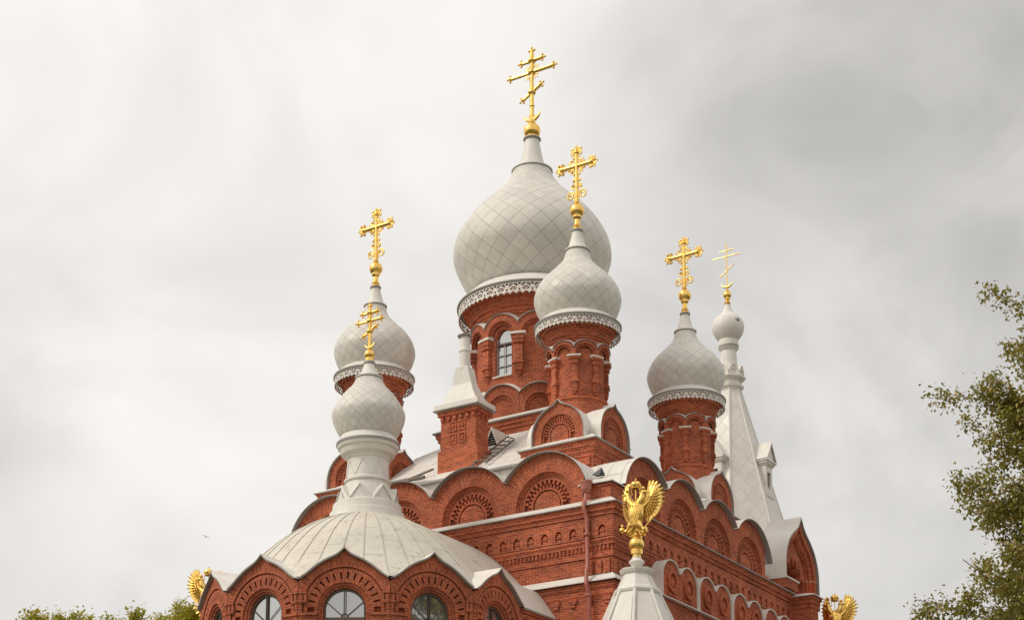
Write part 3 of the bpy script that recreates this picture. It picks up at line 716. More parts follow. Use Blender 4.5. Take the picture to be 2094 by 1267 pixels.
mb.face([(hx_-.16, hy_-.1, 18.66), (hx_+.14, hy_-.16, 18.58), (hx_+.20, hy_-.10, 18.84), (hx_-.02, hy_+.12, 18.78)], None, 0); mb.face([(hx_+.14, hy_-.16, 18.58), (hx_+.22, hy_+.1, 18.62), (hx_+.20, hy_-.10, 18.84)], None, 0); mb.face([(hx_-.16, hy_-.1, 18.66), (hx_+.14, hy_-.16, 18.58), (hx_+.22, hy_+.1, 18.62), (hx_-.1, hy_+.15, 18.64)], None, 0)
mb.build("rain_scoop", m_simple("dark zinc", rgb(.055, .055, .055), .5), church)

# ---- apse
AX, AY, AP = -.05, -10.15, 4.98
ZC = 13.2
og_ = polar([(0, 1.735), (2.5, 1.66), (5, 1.60), (9, 1.54), (14, 1.505), (22, 1.475), (30, 1.455), (40, 1.445), (48, 1.46), (57, 1.53), (70, 1.6), (90, 1.7)])
def og(t_): return min(og_(t_), 1.328/max(abs(cos(t_)), 1e-6))
apse = empty("apse", (0, 0, 0), 0, church)
angs = [-90+30*k for k in range(-4+1, 4)]
for k in range(-3, 4):
    t_ = R(30*k); fr = Flat(AX+AP*sin(t_), AY-AP*cos(t_), t_-pi/2); mb = MB()
    kok(mb, fr, 0, 10.6, ZC, [(.60, -.28), (.62, -.14), (.68, -.12), (.68, -.08), (.76, -.08), (.76, -.03), (.86, -.03), (.86, -.14), (1.06, -.14), (1.06, -.03), (1.17, -.03), (1.17, -.07), (1.21, -.07), (1.21, 0)], og, dent=((.86, 1.06, -.14, -.03, 15, .70, .15),), fill=False, N=96, vo=(2, 178))
    # string course and corbels beside the window arches
    for s in (-1, 1):
        a0, a1 = (s*.78, s*1.33) if s > 0 else (s*1.33, s*.78)
        fbox(mb, fr, a0, a1, 12.98, 13.06, -.10, .035); fbox(mb, fr, a0, a1, 12.6, 12.98, -.1, -.012); fbox(mb, fr, a0, a1, 10.6, 12.6, -.1, -.012)
        b0, b1 = (s*1.08, s*1.33) if s > 0 else (s*1.33, s*1.08)
        fbox(mb, fr, b0, b1, 13.34, 13.42, 0, .03); fbox(mb, fr, b0, b1, 13.62, 13.70, 0, .045)
        for q in range(2): fbox(mb, fr, s*(1.12+.13*q)-.035, s*(1.12+.13*q)+.035, 13.42, 13.62, 0, .03)
    fbox(mb, fr, -1.335, 1.335, 0, 10.6, -.3, 0)
    w = mb.build("apse_bay", BRICK, apse)
    mb = MB(); lim = 34
    kroof(mb, fr, 0, 0, ZC, og, .05, .13, -1.55 if True else -1, 0, False, 96, 0, 1, (33.7, 146.3), sm=1); mb.build("roof_flashing", [WHITE, GREYM], apse)
    win = empty("apse_window", (0, 0, 0), 0, church); mb = MB()
    P, A = kpath(fr, 0, .60, 10.7, ZC, 28, -.26); n = len(P)
    for i in range(n//2): mb.face([P[i], P[i+1], P[n-2-i], P[n-1-i]], [A[i], A[i+1], A[n-2-i], A[n-1-i]])
    mb.build("glass_pane", GLASS, win)
    mb = MB(); d0, d1 = -.25, -.205
    pr, pa = kpath(fr, 0, .60, 10.7, ZC, 28, d1); qr, qa = kpath(fr, 0, .555, 10.7, ZC, 28, d1); wr, wa = kpath(fr, 0, .555, 10.7, ZC, 28, d0)
    for i in range(len(pr)-1): mb.face([pr[i], pr[i+1], qr[i+1], qr[i]]); mb.face([qr[i], qr[i+1], wr[i+1], wr[i]])
    fbox(mb, fr, -.58, .58, 12.86, 12.96, d0, d1+.03); fbox(mb, fr, -.034, -.016, 12.9, 13.76, d0, d1); fbox(mb, fr, .016, .034, 12.9, 13.76, d0, d1); fbox(mb, fr, -.02, .02, 10.8, 12.9, d0, d1)
    for s in (-1, 1):
        a, b = (s*.06, 13.0), (s*.55, 13.44); tube(mb, [fr(a[0], a[1], d1-.02), fr(b[0], b[1], d1-.02)], .014, 5)
    for i in range(7):
        t0, t1 = pi*i/7, pi*(i+1)/7; tube(mb, [fr(.1*cos(t0), 12.98+.1*sin(t0), d1-.02), fr(.1*cos(t1), 12.98+.1*sin(t1), d1-.02)], .016, 4)
    for z in (11.5, 12.2): fbox(mb, fr, -.56, .56, z, z+.04, d0, d1)
    mb.build("window_frame", FRAME, win)
# straight sides back to the nave wall
for s in (-1, 1):
    mb = MB()
    fr = Flat(AX+s*(AP-.03), AY+1.30, 0 if s > 0 else pi)
    L_ = -HY-(AY+1.3); a0, a1 = (0, L_) if s > 0 else (-L_, 0)
    mb.face([fr(a0, 0, 0), fr(a1, 0, 0), fr(a1, 14.05, 0), fr(a0, 14.05, 0)], [(a0, 0), (a1, 0), (a1, 14.05), (a0, 14.05)])
    for z, d in ((13.55, .04), (13.72, .08), (13.88, .13)): fbox(mb, fr, a0, a1, z, z+.14, 0, d)
    mb.build("apse_side_wall", BRICK, apse)
# ribbed half dome with a straight bay behind it
mb = MB()
DP = [(4.62, 14.40), (4.27, 14.8), (3.92, 15.2), (3.54, 15.6), (3.15, 16.0), (2.67, 16.4), (2.06, 16.8), (1.5, 17.08), (1.12, 17.22)]
dp = spline(DP, 3); nn = 48; P, U = [], []; v = 0
for i, (r, z) in enumerate(dp):
    if i: v += hypot(r-dp[i-1][0], z-dp[i-1][1])
    row, ur = [], []
    for k in range(3): row.append((AX-r, AY+3.3*(1-k/3), z)); ur.append((-3+k, v))
    for k in range(nn+1):
        a = pi+pi*k/nn; ph = abs(((k/nn*6+.5) % 1)*2-1) if False else abs((((k/nn*6) % 1)*2)-1)   # 1 mid-bay, 0 at the corners
        e = (1-ph)**2*max(0, 1-i/4.); rr = r+.52*e; row.append((AX+rr*cos(a), AY+rr*sin(a), z-.27*e)); ur.append((k/nn*20, v))
    for k in range(1, 4): row.append((AX+r, AY+3.3*k/3, z)); ur.append((20+k, v))
    P.append(row); U.append(ur)
mb.grid(P, U, 0, True)
for s in (-1, 1):                                   # eaves of the straight bay
    x = AX+s*(AP+.16); xi = AX+s*4.5
    mb.face([(x, AY+1.25, 14.02), (x, -HY, 14.02), (xi, -HY, 14.95), (xi, AY+1.25, 14.95)], None, 1); mb.face([(x, AY+1.25, 13.96), (x, -HY, 13.96), (x, -HY, 14.02), (x, AY+1.25, 14.02)], None, 2)
    mb.face([(x, AY+1.25, 13.96), (x, -HY, 13.96), (x-s*.3, -HY, 14.0), (x-s*.3, AY+1.25, 14.0)], None, 2)
mb.build("half_dome", [RADI, WHITE, GREYM], apse)
# ribs standing on the seams
mb = MB()
for k in range(1, 20):
    a = pi+pi*k/20; tube(mb, [(AX+(r+.01)*cos(a), AY+(r+.01)*sin(a), z+.008) for r, z in dp[2:]], .011, 4)
mb.build("dome_ribs", RADI, apse)
# lantern and small onion dome of the apse
t = empty("apse_lantern", (AX, AY, 0), 0, church); mb = MB()
lathe(mb, 0, 0, [(1.26, 17.12), (1.22, 17.30), (1.20, 17.42), (1.12, 17.46), (1.10, 17.70), (1.04, 17.74), (.80, 17.75)], 40)
lathe(mb, 0, 0, [(.88, 17.7), (.70, 18.46), (.76, 18.48), (.76, 18.54), (.68, 18.60), (.655, 19.22), (.70, 19.26), (.72, 19.33), (.86, 19.40), (.90, 19.52), (.90, 19.56), (.97, 19.60), (1.0, 19.70)], 40)
lathe(mb, 0, 0, [(1.0, 19.7), (1.03, 19.71), (1.03, 19.78)], 40, 1); lathe(mb, 0, 0, [(1.03, 19.78), (.88, 20.02)], 40)
for k in range(8):                                   # pointed crown of triangular plates round the foot
    a = R(-67.5+45*k); fr = Flat(.955*cos(a), .955*sin(a), a)
    for s0, z1, d in ((.395, 18.27, 0), (.22, 18.06, .025)):
        mb.face([fr(-s0, 17.74, d), fr(s0, 17.74, d), fr(0, z1, d)], None)
    for s in (-1, 1):
        mb.face([fr(s*.395, 17.74, 0), fr(0, 18.27, 0), fr(0, 18.27, -.28), fr(s*.20, 17.95, -.28)], None)
        mb.face([fr(s*.395, 17.74, .0), fr(s*.34, 17.74, .03), fr(0, 18.20, .03), fr(0, 18.27, 0)], None)
    for s in (-1, 1):                                # raised zigzag on the shaft
        fz = Cyl(0, 0, .675, a); tube(mb, [fz(s*.24, 18.64, .012), fz(0, 19.16, -.004)], .016, 4)
mb.build("lantern_shaft", [WHITE, GREYM], t)
onion(t, [(.86, 19.98), (.93, 20.06), (1.06, 20.3), (1.165, 20.58), (1.175, 20.84), (1.02, 21.16), (.80, 21.47), (.56, 21.74), (.42, 22.0)], 20, 56)
neck(t, .43, 22.02, [(.36, 22.06), (.27, 22.22), (.2, 22.4), (.155, 22.6)])
mb = MB(); ball_finial(mb, 22.56, 22.86, .17, False); mb.build("ball_finial", GOLD, t)
mb = MB(); orthodox_cross(mb, 23.08, 1.42, .42, .25, .21, .058, .105, (24.02, 24.30, 23.66, 23.25), True, .20, .11); mb.build("cross", GOLD, t)

# ---- double arched hoods on the shaded side fronts, with round medallions
def lobe(t_):
    return 0
for k in (1, 3):
    for j in range(5):
        ca = -5.92+2.69*(j+1) if k == 1 else 5.92-2.69*(j+1)
        ca = (-3.22+2.69*j) if k == 1 else (3.22-2.69*j)
        if abs(ca) > 6: continue
        fr = front(k, .42); mb = MB(); r = .66; zc = 15.62; pts = []
        for i in range(19):
            a = pi*i/18; x, z = .62+r*cos(a), zc+r*sin(a)
            if x >= 0: pts.append((x, z))
        out_ = [(1.28, 15.0)]+pts+[(-x, z) for x, z in pts[::-1] if x > .01]+[(-1.28, 15.0)]
        n = len(out_)
        for sg in (1, -1):
            half = [(0, 15.0), (1.28, 15.0)]+pts; half = half if half[-1][0] < .01 else half+[(0, half[-1][1]-.02)]
            mb.face([fr(ca+sg*p[0], p[1], 0) for p in half], [(ca+sg*p[0], p[1]) for p in half])
        for s in (-1, 1):                                # medallions: ring, sunk disc, boss
            c = ca+s*.60; zz = 15.58
            for (r0, d0), (r1, d1), mi in (((.32, .0), (.32, .10), 0), ((.32, .10), (.25, .10), 0), ((.25, .10), (.25, .004), 3), ((.25, .004), (.0, .004), 3), ((.12, .004), (.12, .06), 0), ((.12, .06), (.0, .06), 0)):
                for i in range(16):
                    a, b = 2*pi*i/16, 2*pi*(i+1)/16
                    mb.face([fr(c+r0*cos(a), zz+r0*sin(a)*1.12, d0), fr(c+r0*cos(b), zz+r0*sin(b)*1.12, d0), fr(c+r1*cos(b), zz+r1*sin(b)*1.12, d1), fr(c+r1*cos(a), zz+r1*sin(a)*1.12, d1)], [(0, 0), (.1, 0), (.1, .1), (0, .1)], mi)
            for i in range(4): fbox(mb, fr, c-.30+.16*i, c-.20+.16*i, 15.08, 15.2, 0, .05)
        for i in range(n-1):                              # white sheet round the outline
            p, q = out_[i], out_[i+1]
            l = hypot(q[0]-p[0], q[1]-p[1]) or 1; nx, nz = (q[1]-p[1])/l*.035, -(q[0]-p[0])/l*.035
            if p[0] < .7 and p[0] > -.7 and False: continue
            mb.face([fr(ca+p[0]+nx, p[1]+nz, .07), fr(ca+q[0]+nx, q[1]+nz, .07), fr(ca+q[0]+nx, q[1]+nz, -.42), fr(ca+p[0]+nx, p[1]+nz, -.42)], None, 1)
            mb.face([fr(ca+p[0], p[1], .07), fr(ca+q[0], q[1], .07), fr(ca+q[0]+nx, q[1]+nz, .07), fr(ca+p[0]+nx, p[1]+nz, .07)], None, 1)
            mb.face([fr(ca+p[0], p[1], .07), fr(ca+q[0], q[1], .07), fr(ca+q[0], q[1], -.42), fr(ca+p[0], p[1], -.42)], None, 1)
        mb.build("hood_gable", [BRICK, WHITE, GREYM, BRICK], church)
    mb = MB(); fr = front(k, 0)                            # corbel table and ledge below the hoods
    A0, A1 = (-4.75, 5.0) if k == 1 else (-5.0, 4.75)
    fbox(mb, fr, A0, A1, 14.2, 14.96, 0, .40); fbox(mb, fr, A0, A1, 13.9, 14.2, 0, .30); fbox(mb, fr, A0, A1, 0, 13.9, 0, .22)
    for i in range(int((A1-A0)/.3)): fbox(mb, fr, A0+.3*i, A0+.3*i+.15, 13.98, 14.2, .3, .40)
    fbox(mb, fr, A0-.05, A1+.05, 14.96, 15.06, 0, .55, 1, 1, 1, .07)
    for i in range(4): fbox(mb, fr, -4.62+2.69*i, -4.42+2.69*i, 13.0, 14.9, .3, .46)
    mb.build("hood_cornice", [BRICK, WHITE], church)

# ---- west part: projecting pier, big pointed gable and the tent bell tower
for s in (-1, 1):
    mb = MB()
    sqloft(mb, s*(HX+.40), HY+.42, [(.46, .30, 0), (.46, .30, 15.0), (.52, .36, 15.05), (.52, .36, 15.2), (.46, .30, 15.22), (.46, .30, 16.9), (.50, .34, 16.93), (.50, .34, 17.05), (.55, .39, 17.1), (.55, .39, 17.22), (.60, .44, 17.26), (.60, .44, 17.36)])
    sqloft(mb, s*(HX+.40), HY+.42, [(.66, .50, 17.36), (.66, .50, 17.40), (.2, .15, 17.54)], 1)
    box(mb, s*HX-.5, s*HX+.30, HY-.9, HY+.2, 17.6, 17.95, 0)
    box(mb, s*HX-.55, s*HX+.36, HY-.95, HY+.26, 17.95, 18.0, 1)
    mb.build("west_pier", [BRICK, WHITE], church)
mb = MB(); sqloft(mb, 0, 8.9, [(6.72, 2.1, 0), (6.72, 2.1, 17.7), (5.6, 1.9, 17.72), (5.6, 1.9, 18.6)]); mb.build("west_wall", BRICK, church)
mb = MB(); sqloft(mb, 0, 8.9, [(5.65, 1.95, 18.6), (5.2, .1, 20.2)], 0); mb.build("west_roof", ROOF, church)
mb = MB(); sqloft(mb, 0, 15.5, [(4.2, 5.5, 0), (4.2, 5.5, 13.0)]); mb.build("porch_wall", BRICK, church)
mb = MB(); sqloft(mb, 0, 15.5, [(4.4, 5.7, 13.0), (2., 3., 14.6)], 0, True); mb.build("porch_roof", ROOF, church)
og2 = polar([(0, 2.22), (2, 2.10), (5, 1.95), (9, 1.83), (15, 1.72), (25, 1.65), (45, 1.62), (90, 1.62)])
for s in (-1, 1):
    fr = Flat(s*6.86, 8.95, 0 if s > 0 else pi); mb = MB()
    ins = lambda kf: (lambda t_: og2(t_)*kf)
    N_ = 60
    def gp(kf, d, z0=17.6, zc=18.82): return [fr(og2(0)*kf, z0, d)]+[fr(og2(pi*i/N_)*kf*cos(pi*i/N_), zc+og2(pi*i/N_)*kf*sin(pi*i/N_), d) for i in range(N_+1)]+[fr(-og2(0)*kf, z0, d)]
    seq = [(.66, -.30), (.66, -.22), (.78, -.22), (.78, -.16), (.85, -.10), (.85, 0), (1., 0)]
    L_ = [gp(*q) for q in seq]; P = L_[0]; n = len(P)
    lob = [(.98, 17.6), (.98, 18.35)]
    for c, z in ((.80, 18.42), (.52, 18.82), (.18, 19.08), (-.18, 19.08), (-.52, 18.82), (-.80, 18.42)):
        lob += [(c+.15, z+.10), (c+.13, z+.22), (c+.06, z+.33), (c, z+.38), (c-.06, z+.33), (c-.13, z+.22), (c-.15, z+.10)]
    lob += [(-.98, 18.35), (-.98, 17.6)]
    kf = seq[0][0]; fo = [(og2(pi*q/N_)*kf*cos(pi*q/N_), 18.82+og2(pi*q/N_)*kf*sin(pi*q/N_)) for q in range(N_+1)]
    fo = [(fo[0][0], 17.6)]+fo+[(fo[-1][0], 17.6)]
    poly = fo+lob[::-1]; mb.face([fr(a, z, -.30) for a, z in poly], poly)
    for p, q in zip(lob, lob[1:]): mb.face([fr(*p, -.30), fr(*q, -.30), fr(*q, -1.1), fr(*p, -1.1)], [(-.3, p[1]), (-.3, q[1]), (-1.1, q[1]), (-1.1, p[1])])
    mb.face([fr(1., 17.6, -1.1), fr(-1., 17.6, -1.1), fr(-1., 19.6, -1.1), fr(1., 19.6, -1.1)], [(1, 17.6), (-1, 17.6), (-1, 19.6), (1, 19.6)])
    for (k0, d0), (k1, d1), p, q in zip(seq, seq[1:], L_, L_[1:]):
        for i in range(n-1): mb.face([p[i], p[i+1], q[i+1], q[i]], [(k0*1.5, i*.075), (k0*1.5, i*.075+.075), (k1*1.5+abs(d1-d0), i*.075+.075), (k1*1.5+abs(d1-d0), i*.075)])
    for i in range(2, n-2, 2):                              # rope of small bricks inside the rim
        a0, a1 = pi*(i-1)/N_, pi*(i-.2)/N_
        q = [(og2(a)*kf*cos(a), 18.82+og2(a)*kf*sin(a)) for kf, a in ((.70, a0), (.77, a0), (.77, a1), (.70, a1))]
        mb.face([fr(*p, -.15) for p in q], None)
        for j in range(4): mb.face([fr(*q[j], -.22), fr(*q[(j+1) % 4], -.22), fr(*q[(j+1) % 4], -.15), fr(*q[j], -.15)], None)
    g_ = mb.build("pointed_gable", BRICK, church)
    mb = MB(); A_, B_ = gp(1.0, .10), gp(1.035, .10); Bb = gp(1.035, -1.35); Aa = gp(1.0, 0)
    for i in range(n-1):
        mb.face([B_[i], B_[i+1], Bb[i+1], Bb[i]], None, 0); mb.face([A_[i], A_[i+1], B_[i+1], B_[i]], None, 1); mb.face([A_[i], A_[i+1], Aa[i+1], Aa[i]], None, 1)
    mb.build("roof_flashing", [WHITE, GREYM], g_)
# tent tower
TY = 17.7
t = empty("bell_tower", (0, TY, 0), 0, church); mb = MB()
o8 = pi/8
def octa(mb, prof, m=0):
    for (r0, z0), (r1, z1) in zip(prof, prof[1:]):
        for k in range(8):
            a, b = o8+k*pi/4, o8+(k+1)*pi/4; c = 1/cos(pi/8); w0, w1 = r0*math.tan(pi/8), r1*math.tan(pi/8)
            mb.face([(r0*c*cos(a), r0*c*sin(a), z0), (r0*c*cos(b), r0*c*sin(b), z0), (r1*c*cos(b), r1*c*sin(b), z1), (r1*c*cos(a), r1*c*sin(a), z1)], [(-w0*1.5, z0*1.25), (w0*1.5, z0*1.25), (w1*1.5, z1*1.25), (-w1*1.5, z1*1.25)], m)
octa(mb, [(2.75, 0), (2.75, 21.2), (2.95, 21.3), (2.95, 21.5)], 1)
octa(mb, [(3.0, 21.5), (2.62, 22.3), (.50, 30.5)], 0)
for k in range(8):
    a = o8+k*pi/4; c = 1/cos(pi/8)
    tube(mb, [(2.62*c*cos(a), 2.62*c*sin(a), 22.3), (.5*c*cos(a), .5*c*sin(a), 30.5)], .045, 6, 2)
mb.build("tent_roof", [TENT, BRICK, WHITE], t)
mb = MB()
octa(mb, [(.50, 30.45), (.56, 30.6), (.62, 30.64), (.64, 30.76), (.52, 30.80), (.52, 30.98), (.66, 31.04), (.72, 31.10), (.72, 31.18), (.50, 31.3)], 0)
lathe(mb, 0, 0, [(.50, 31.2), (.40, 31.9), (.36, 32.5), (.46, 32.62), (.48, 32.66)], 28); lathe(mb, 0, 0, [(.48, 32.66), (.485, 32.7), (.485, 32.76)], 28, 1); lathe(mb, 0, 0, [(.48, 32.76), (.47, 33.02), (.42, 33.08)], 28)
for k in range(8):
    a = k*pi/4; fr = Flat(.62*cos(a), .62*sin(a), a); o = ogee(.22, .5, 45)
    kok(mb, fr, 0, 31.2, 31.36, [(.10, -.04), (.10, 0)], o, N=16); kroof(mb, fr, 0, 31.2, 31.36, o, .02, .04, -.25, 0, True, 16)
mb.build("spire_collar", [WHITE, GREYM], t)
mb = MB(); lathe(mb, 0, 0, spline([(.42, 33.05), (.60, 33.25), (.735, 33.52), (.755, 33.80), (.66, 34.08), (.45, 34.28), (.28, 34.45), (.17, 34.68), (.10, 34.95)], 6), 40, 0, True); oo = mb.build("onion_dome", WHITE, t)
mb = MB(); lathe(mb, 0, 0, [(.752, 33.76), (.766, 33.80), (.74, 33.93)], 4, a0=R(-37), full=R(16)); lathe(mb, 0, 0, [(.75, 33.77), (.772, 33.80), (.75, 33.90)], 2, 1, a0=R(-27), full=R(5)); mb.build("repair_patch", [GREYM, DARK], oo)
mb = MB(); ball_finial(mb, 34.9, 35.36, .2); mb.build("ball_finial", GOLD, t)
mb = MB(); orthodox_cross(mb, 35.6, 2.4, .70, .35, .36, .030, 0, (37.30, 37.60, 36.58, 35.98), False, .30, .26); mb.build("cross", GOLD, t)
for k in range(4):                                          # little windows on the tent faces
    d_ = empty("tent_dormer", (0, TY, 0), 0, church); a = k*pi/2; fr = Flat(1.10*cos(a), 1.10*sin(a), a); mb = MB(); D1 = .78
    for s in (-1, 1): fbox(mb, fr, min(s*.18, s*.36), max(s*.18, s*.36), 25.25, 26.55, -.8, D1)
    fbox(mb, fr, -.18, .18, 26.25, 26.55, -.8, D1); fbox(mb, fr, -.18, .18, 25.25, 25.42, -.8, D1)
    fbox(mb, fr, -.44, .44, 25.05, 25.25, -.6, D1+.07); fbox(mb, fr, -.40, .40, 24.92, 25.05, -.4, D1+.02); fbox(mb, fr, -.1, .1, 24.72, 24.92, -.2, D1-.05)
    for z0_, z1_, e in ((26.55, 26.62, .05), (26.62, 26.72, .11), (26.72, 26.80, .17)): fbox(mb, fr, -.36-e, .36+e, z0_, z1_, -.9, D1+e)
    for s in (-1, 1):
        mb.face([fr(s*.56, 26.80, D1+.18), fr(0, 27.72, D1+.18), fr(0, 27.72, -1), fr(s*.56, 26.80, -1)], None)
        mb.face([fr(s*.56, 26.80, D1+.18), fr(s*.46, 26.80, D1+.18), fr(0, 27.56, D1+.18), fr(0, 27.72, D1+.18)], None)
    mb.face([fr(-.50, 26.80, D1+.10), fr(.50, 26.80, D1+.10), fr(0, 27.62, D1+.10)], None)
    mb.build("dormer_case", WHITE, d_)
    mb = MB(); fbox(mb, fr, -.18, .18, 25.42, 26.25, -.3, D1-.12); mb.build("dormer_opening", DARK, d_)

# ---- corner turrets outside the block, each with a white tent cap
TUR = [(8.72, -8.37), (-8.58, -8.37), (8.55, 8.12), (-8.6, 8.12)]
for x, y in TUR:
    tt = empty("corner_turret", (x, y, -.28 if (x < 0 and y < 0) else 0), 0, church); mb = MB()
    octa(mb, [(1.7, 0), (1.7, 10.6), (1.85, 10.7), (1.85, 10.95)], 1); octa(mb, [(1.95, 10.95), (1.85, 11.05), (.605, 14.06)], 0)
    for k in range(8):
        a = o8+k*pi/4; c = 1/cos(pi/8); tube(mb, [(1.85*c*cos(a), 1.85*c*sin(a), 11.05), (.605*c*cos(a), .605*c*sin(a), 14.06)], .06, 6, 0)
    octa(mb, [(.64, 14.02), (.66, 14.10), (.62, 14.18), (.56, 14.22), (.40, 14.60), (.45, 14.66), (.48, 14.74), (.48, 14.78), (.2, 14.82)], 0)
    for k in range(8):
        a = k*pi/4; fr = Flat(0, 0, a)
        mb.face([fr(-.22, 13.9, .69), fr(.22, 13.9, .69), fr(.56, 11.4, 1.73), fr(-.56, 11.4, 1.73)], None, 0)
    lathe(mb, 0, 0, spline([(.17, 14.78), (.14, 14.88), (.23, 15.0), (.23, 15.05), (.14, 15.14), (.12, 15.3)], 3), 20, 0)
    mb.build("turret_cap", [TENT if False else WHITE, BRICK], tt)

# ------------------------------------------------------------------ gilded eagles on the turrets
def blade(mb, p, ang, l, w, t, bend=0., y0=0., yb=0.):
    """one feather: tapered, slightly keeled blade in the local x-z plane starting at p, pointing along ang"""
    n = 5; Lp, Rp, Cp = [], [], []
    for i in range(n+1):
        f = i/n; a = ang+bend*f; x = p[0]+l*f*cos(ang+bend*f*.5); z = p[1]+l*f*sin(ang+bend*f*.5); ww = w*(.75+.5*f)*(1-f**4*.92); y = y0+yb*f
        Lp.append((x-sin(a)*ww, y+t*.2, z+cos(a)*ww)); Rp.append((x+sin(a)*ww, y+t*.2, z-cos(a)*ww)); Cp.append((x, y-t, z))
    B = [(c[0], c[1]+2*t, c[2]) for c in Cp]
    for i in range(n):
        for a, b in ((Lp, Cp), (Cp, Rp), (Rp, B), (B, Lp)): mb.face([a[i], b[i], b[i+1], a[i+1]], None, 0, False)
def make_eagle():
    e = empty("eagle_statue")
    mb = MB(); ball_finial(mb, -.52, -.20, .235, False); lathe(mb, 0, 0, [(.13, -.62), (.14, -.5), (.15, -.48), (.14, -.40)], 18); lathe(mb, 0, 0, [(.07, 0), (.05, .12), (.07, .2)], 14); mb.build("orb_base", GOLD, e)
    mb = MB()                                             # breast, two necks, thighs as one skin of rounded rings
    def ring_body(pts):
        P, U = [], []
        for x, y, z, rx, ry in pts:
            P.append([(x+rx*cos(2*pi*k/16)*(1+.05*sin(5*z*20+k*3)), y+ry*sin(2*pi*k/16), z) for k in range(17)]); U.append([(k/16, z) for k in range(17)])
        mb.grid(P, U, 0, True)
    ring_body([(0, 0, .30, .03, .03), (0, 0, .36, .10, .08), (0, -.01, .48, .20, .15), (0, -.03, .66, .255, .19), (0, -.03, .84, .275, .19), (0, -.01, .99, .235, .16), (0, 0, 1.10, .15, .12), (0, 0, 1.14, .02, .02)])
    for r_ in range(6):                                   # breast feathers
        for k in range(5):
            x = -.15+.075*k+(.037 if r_ % 2 else 0); z = .98-.10*r_; blade(mb, (x*(1-.08*r_), z), -pi/2+x*.8, .15, .036, .02, 0, -.165-.02*(2-abs(k-2)), .0)
    for s in (-1, 1):
        tube(mb, [(s*.07, 0, .98), (s*.13, -.01, 1.08), (s*.21, -.02, 1.17), (s*.24, -.03, 1.27), (s*.235, -.03, 1.34), (s*.27, -.03, 1.38)], [.13, .12, .105, .09, .08, .08], 10)
        ball(mb, (s*.275, -.03, 1.375), .078, 12, 0, 1.15, .9, .95)
        tube(mb, [(s*.32, -.03, 1.385), (s*.40, -.03, 1.375), (s*.435, -.03, 1.335), (s*.43, -.03, 1.30)], [.046, .034, .02, .004], 8); tube(mb, [(s*.32, -.03, 1.345), (s*.39, -.03, 1.325)], [.028, .006], 6)
        tube(mb, [(s*.10, -.06, .48), (s*.19, -.10, .36), (s*.24, -.10, .26)], [.09, .07, .035], 10); tube(mb, [(s*.24, -.10, .27), (s*.30, -.11, .22), (s*.36, -.11, .23)], [.035, .03, .03], 8)
        for q in (-1, 0, 1): tube(mb, [(s*.35, -.11, .23), (s*(.41), -.11+.04*q, .22+.015*abs(q)), (s*.42, -.11+.05*q, .17)], [.02, .016, .005], 6)
        for i in range(7): blade(mb, (s*(.11+.02*i), 1.06+.03*i), -pi/2+s*.5, .11, .03, .015, 0, -.09, 0)
    mb.build("body", GOLD, e)
    for s in (-1, 1):                                     # wings swept back
        w = empty("wing", (s*.12, .02, 0), R(34)*s, e); mb = MB()
        tube(mb, [(0, 0, .86), (s*.14, 0, 1.0), (s*.26, 0, 1.12), (s*.33, 0, 1.28), (s*.36, 0, 1.40)], [.085, .08, .07, .055, .035], 10)
        base = [(s*.34, 1.36), (s*.35, 1.33), (s*.34, 1.27), (s*.32, 1.20), (s*.29, 1.13), (s*.25, 1.06), (s*.21, .99), (s*.16, .93), (s*.12, .88)]
        def at(f):
            q = f*(len(base)-1); i_ = min(int(q), len(base)-2); g_ = q-i_; return (s*(abs(base[i_][0])+(abs(base[i_+1][0])-abs(base[i_][0]))*g_), base[i_][1]+(base[i_+1][1]-base[i_][1])*g_)
        for i in range(14):
            f = i/13; a = R(99-168*f); l = .40+.13*sin(pi*min(1, f*1.15+.12)); aa = a if s > 0 else pi-a; blade(mb, at(f), aa, l, .062, .022, -s*.22, .01, .03)
        for i in range(12):
            f = (i+.5)/12; a = R(95-165*f); aa = a if s > 0 else pi-a; blade(mb, at(f), aa, .29, .052, .024, -s*.15, -.035, .02)
        for i in range(10):
            f = (i+.5)/10; a = R(92-160*f); aa = a if s > 0 else pi-a; blade(mb, at(f), aa, .17, .048, .024, 0, -.07, .02)
        rim = [(s*.10, .84)]+[(at(i/13)[0]+s*cos(R(99-168*i/13))*.40, at(i/13)[1]+sin(R(99-168*i/13))*.40) for i in range(14)]
        for y_ in (.02, .055):
            c0 = (s*.30, 1.14)
            for a_, b_ in zip(rim, rim[1:]): mb.face([(c0[0], y_, c0[1]), (a_[0], y_, a_[1]), (b_[0], y_, b_[1])], None, 0)
        for i in range(5):
            for k_ in range(4): ball(mb, (s*(.17+.055*i), -.03, .92+.085*i-.045*k_), .05, 6, 0, 1, .6, 1.1)
        o = mb.build("wing_feathers", GOLD, e); o.location = w.location; o.rotation_euler = w.rotation_euler; bpy.data.objects.remove(w); o.name = "wing"
    mb = MB()
    for i in range(7): blade(mb, (.03*(i-3), .34), R(-90+(i-3)*17),   .36+.03*(3-abs(i-3)), .058, .022, (i-3)*.06, .0, .05)
    for s in (-1, 1):
        for j in range(2): spiral(mb, (s*(.17+.09*j), .12+.07*j), .07, 1.1, 0, s, .022, .0)
    mb.build("tail", GOLD, e)
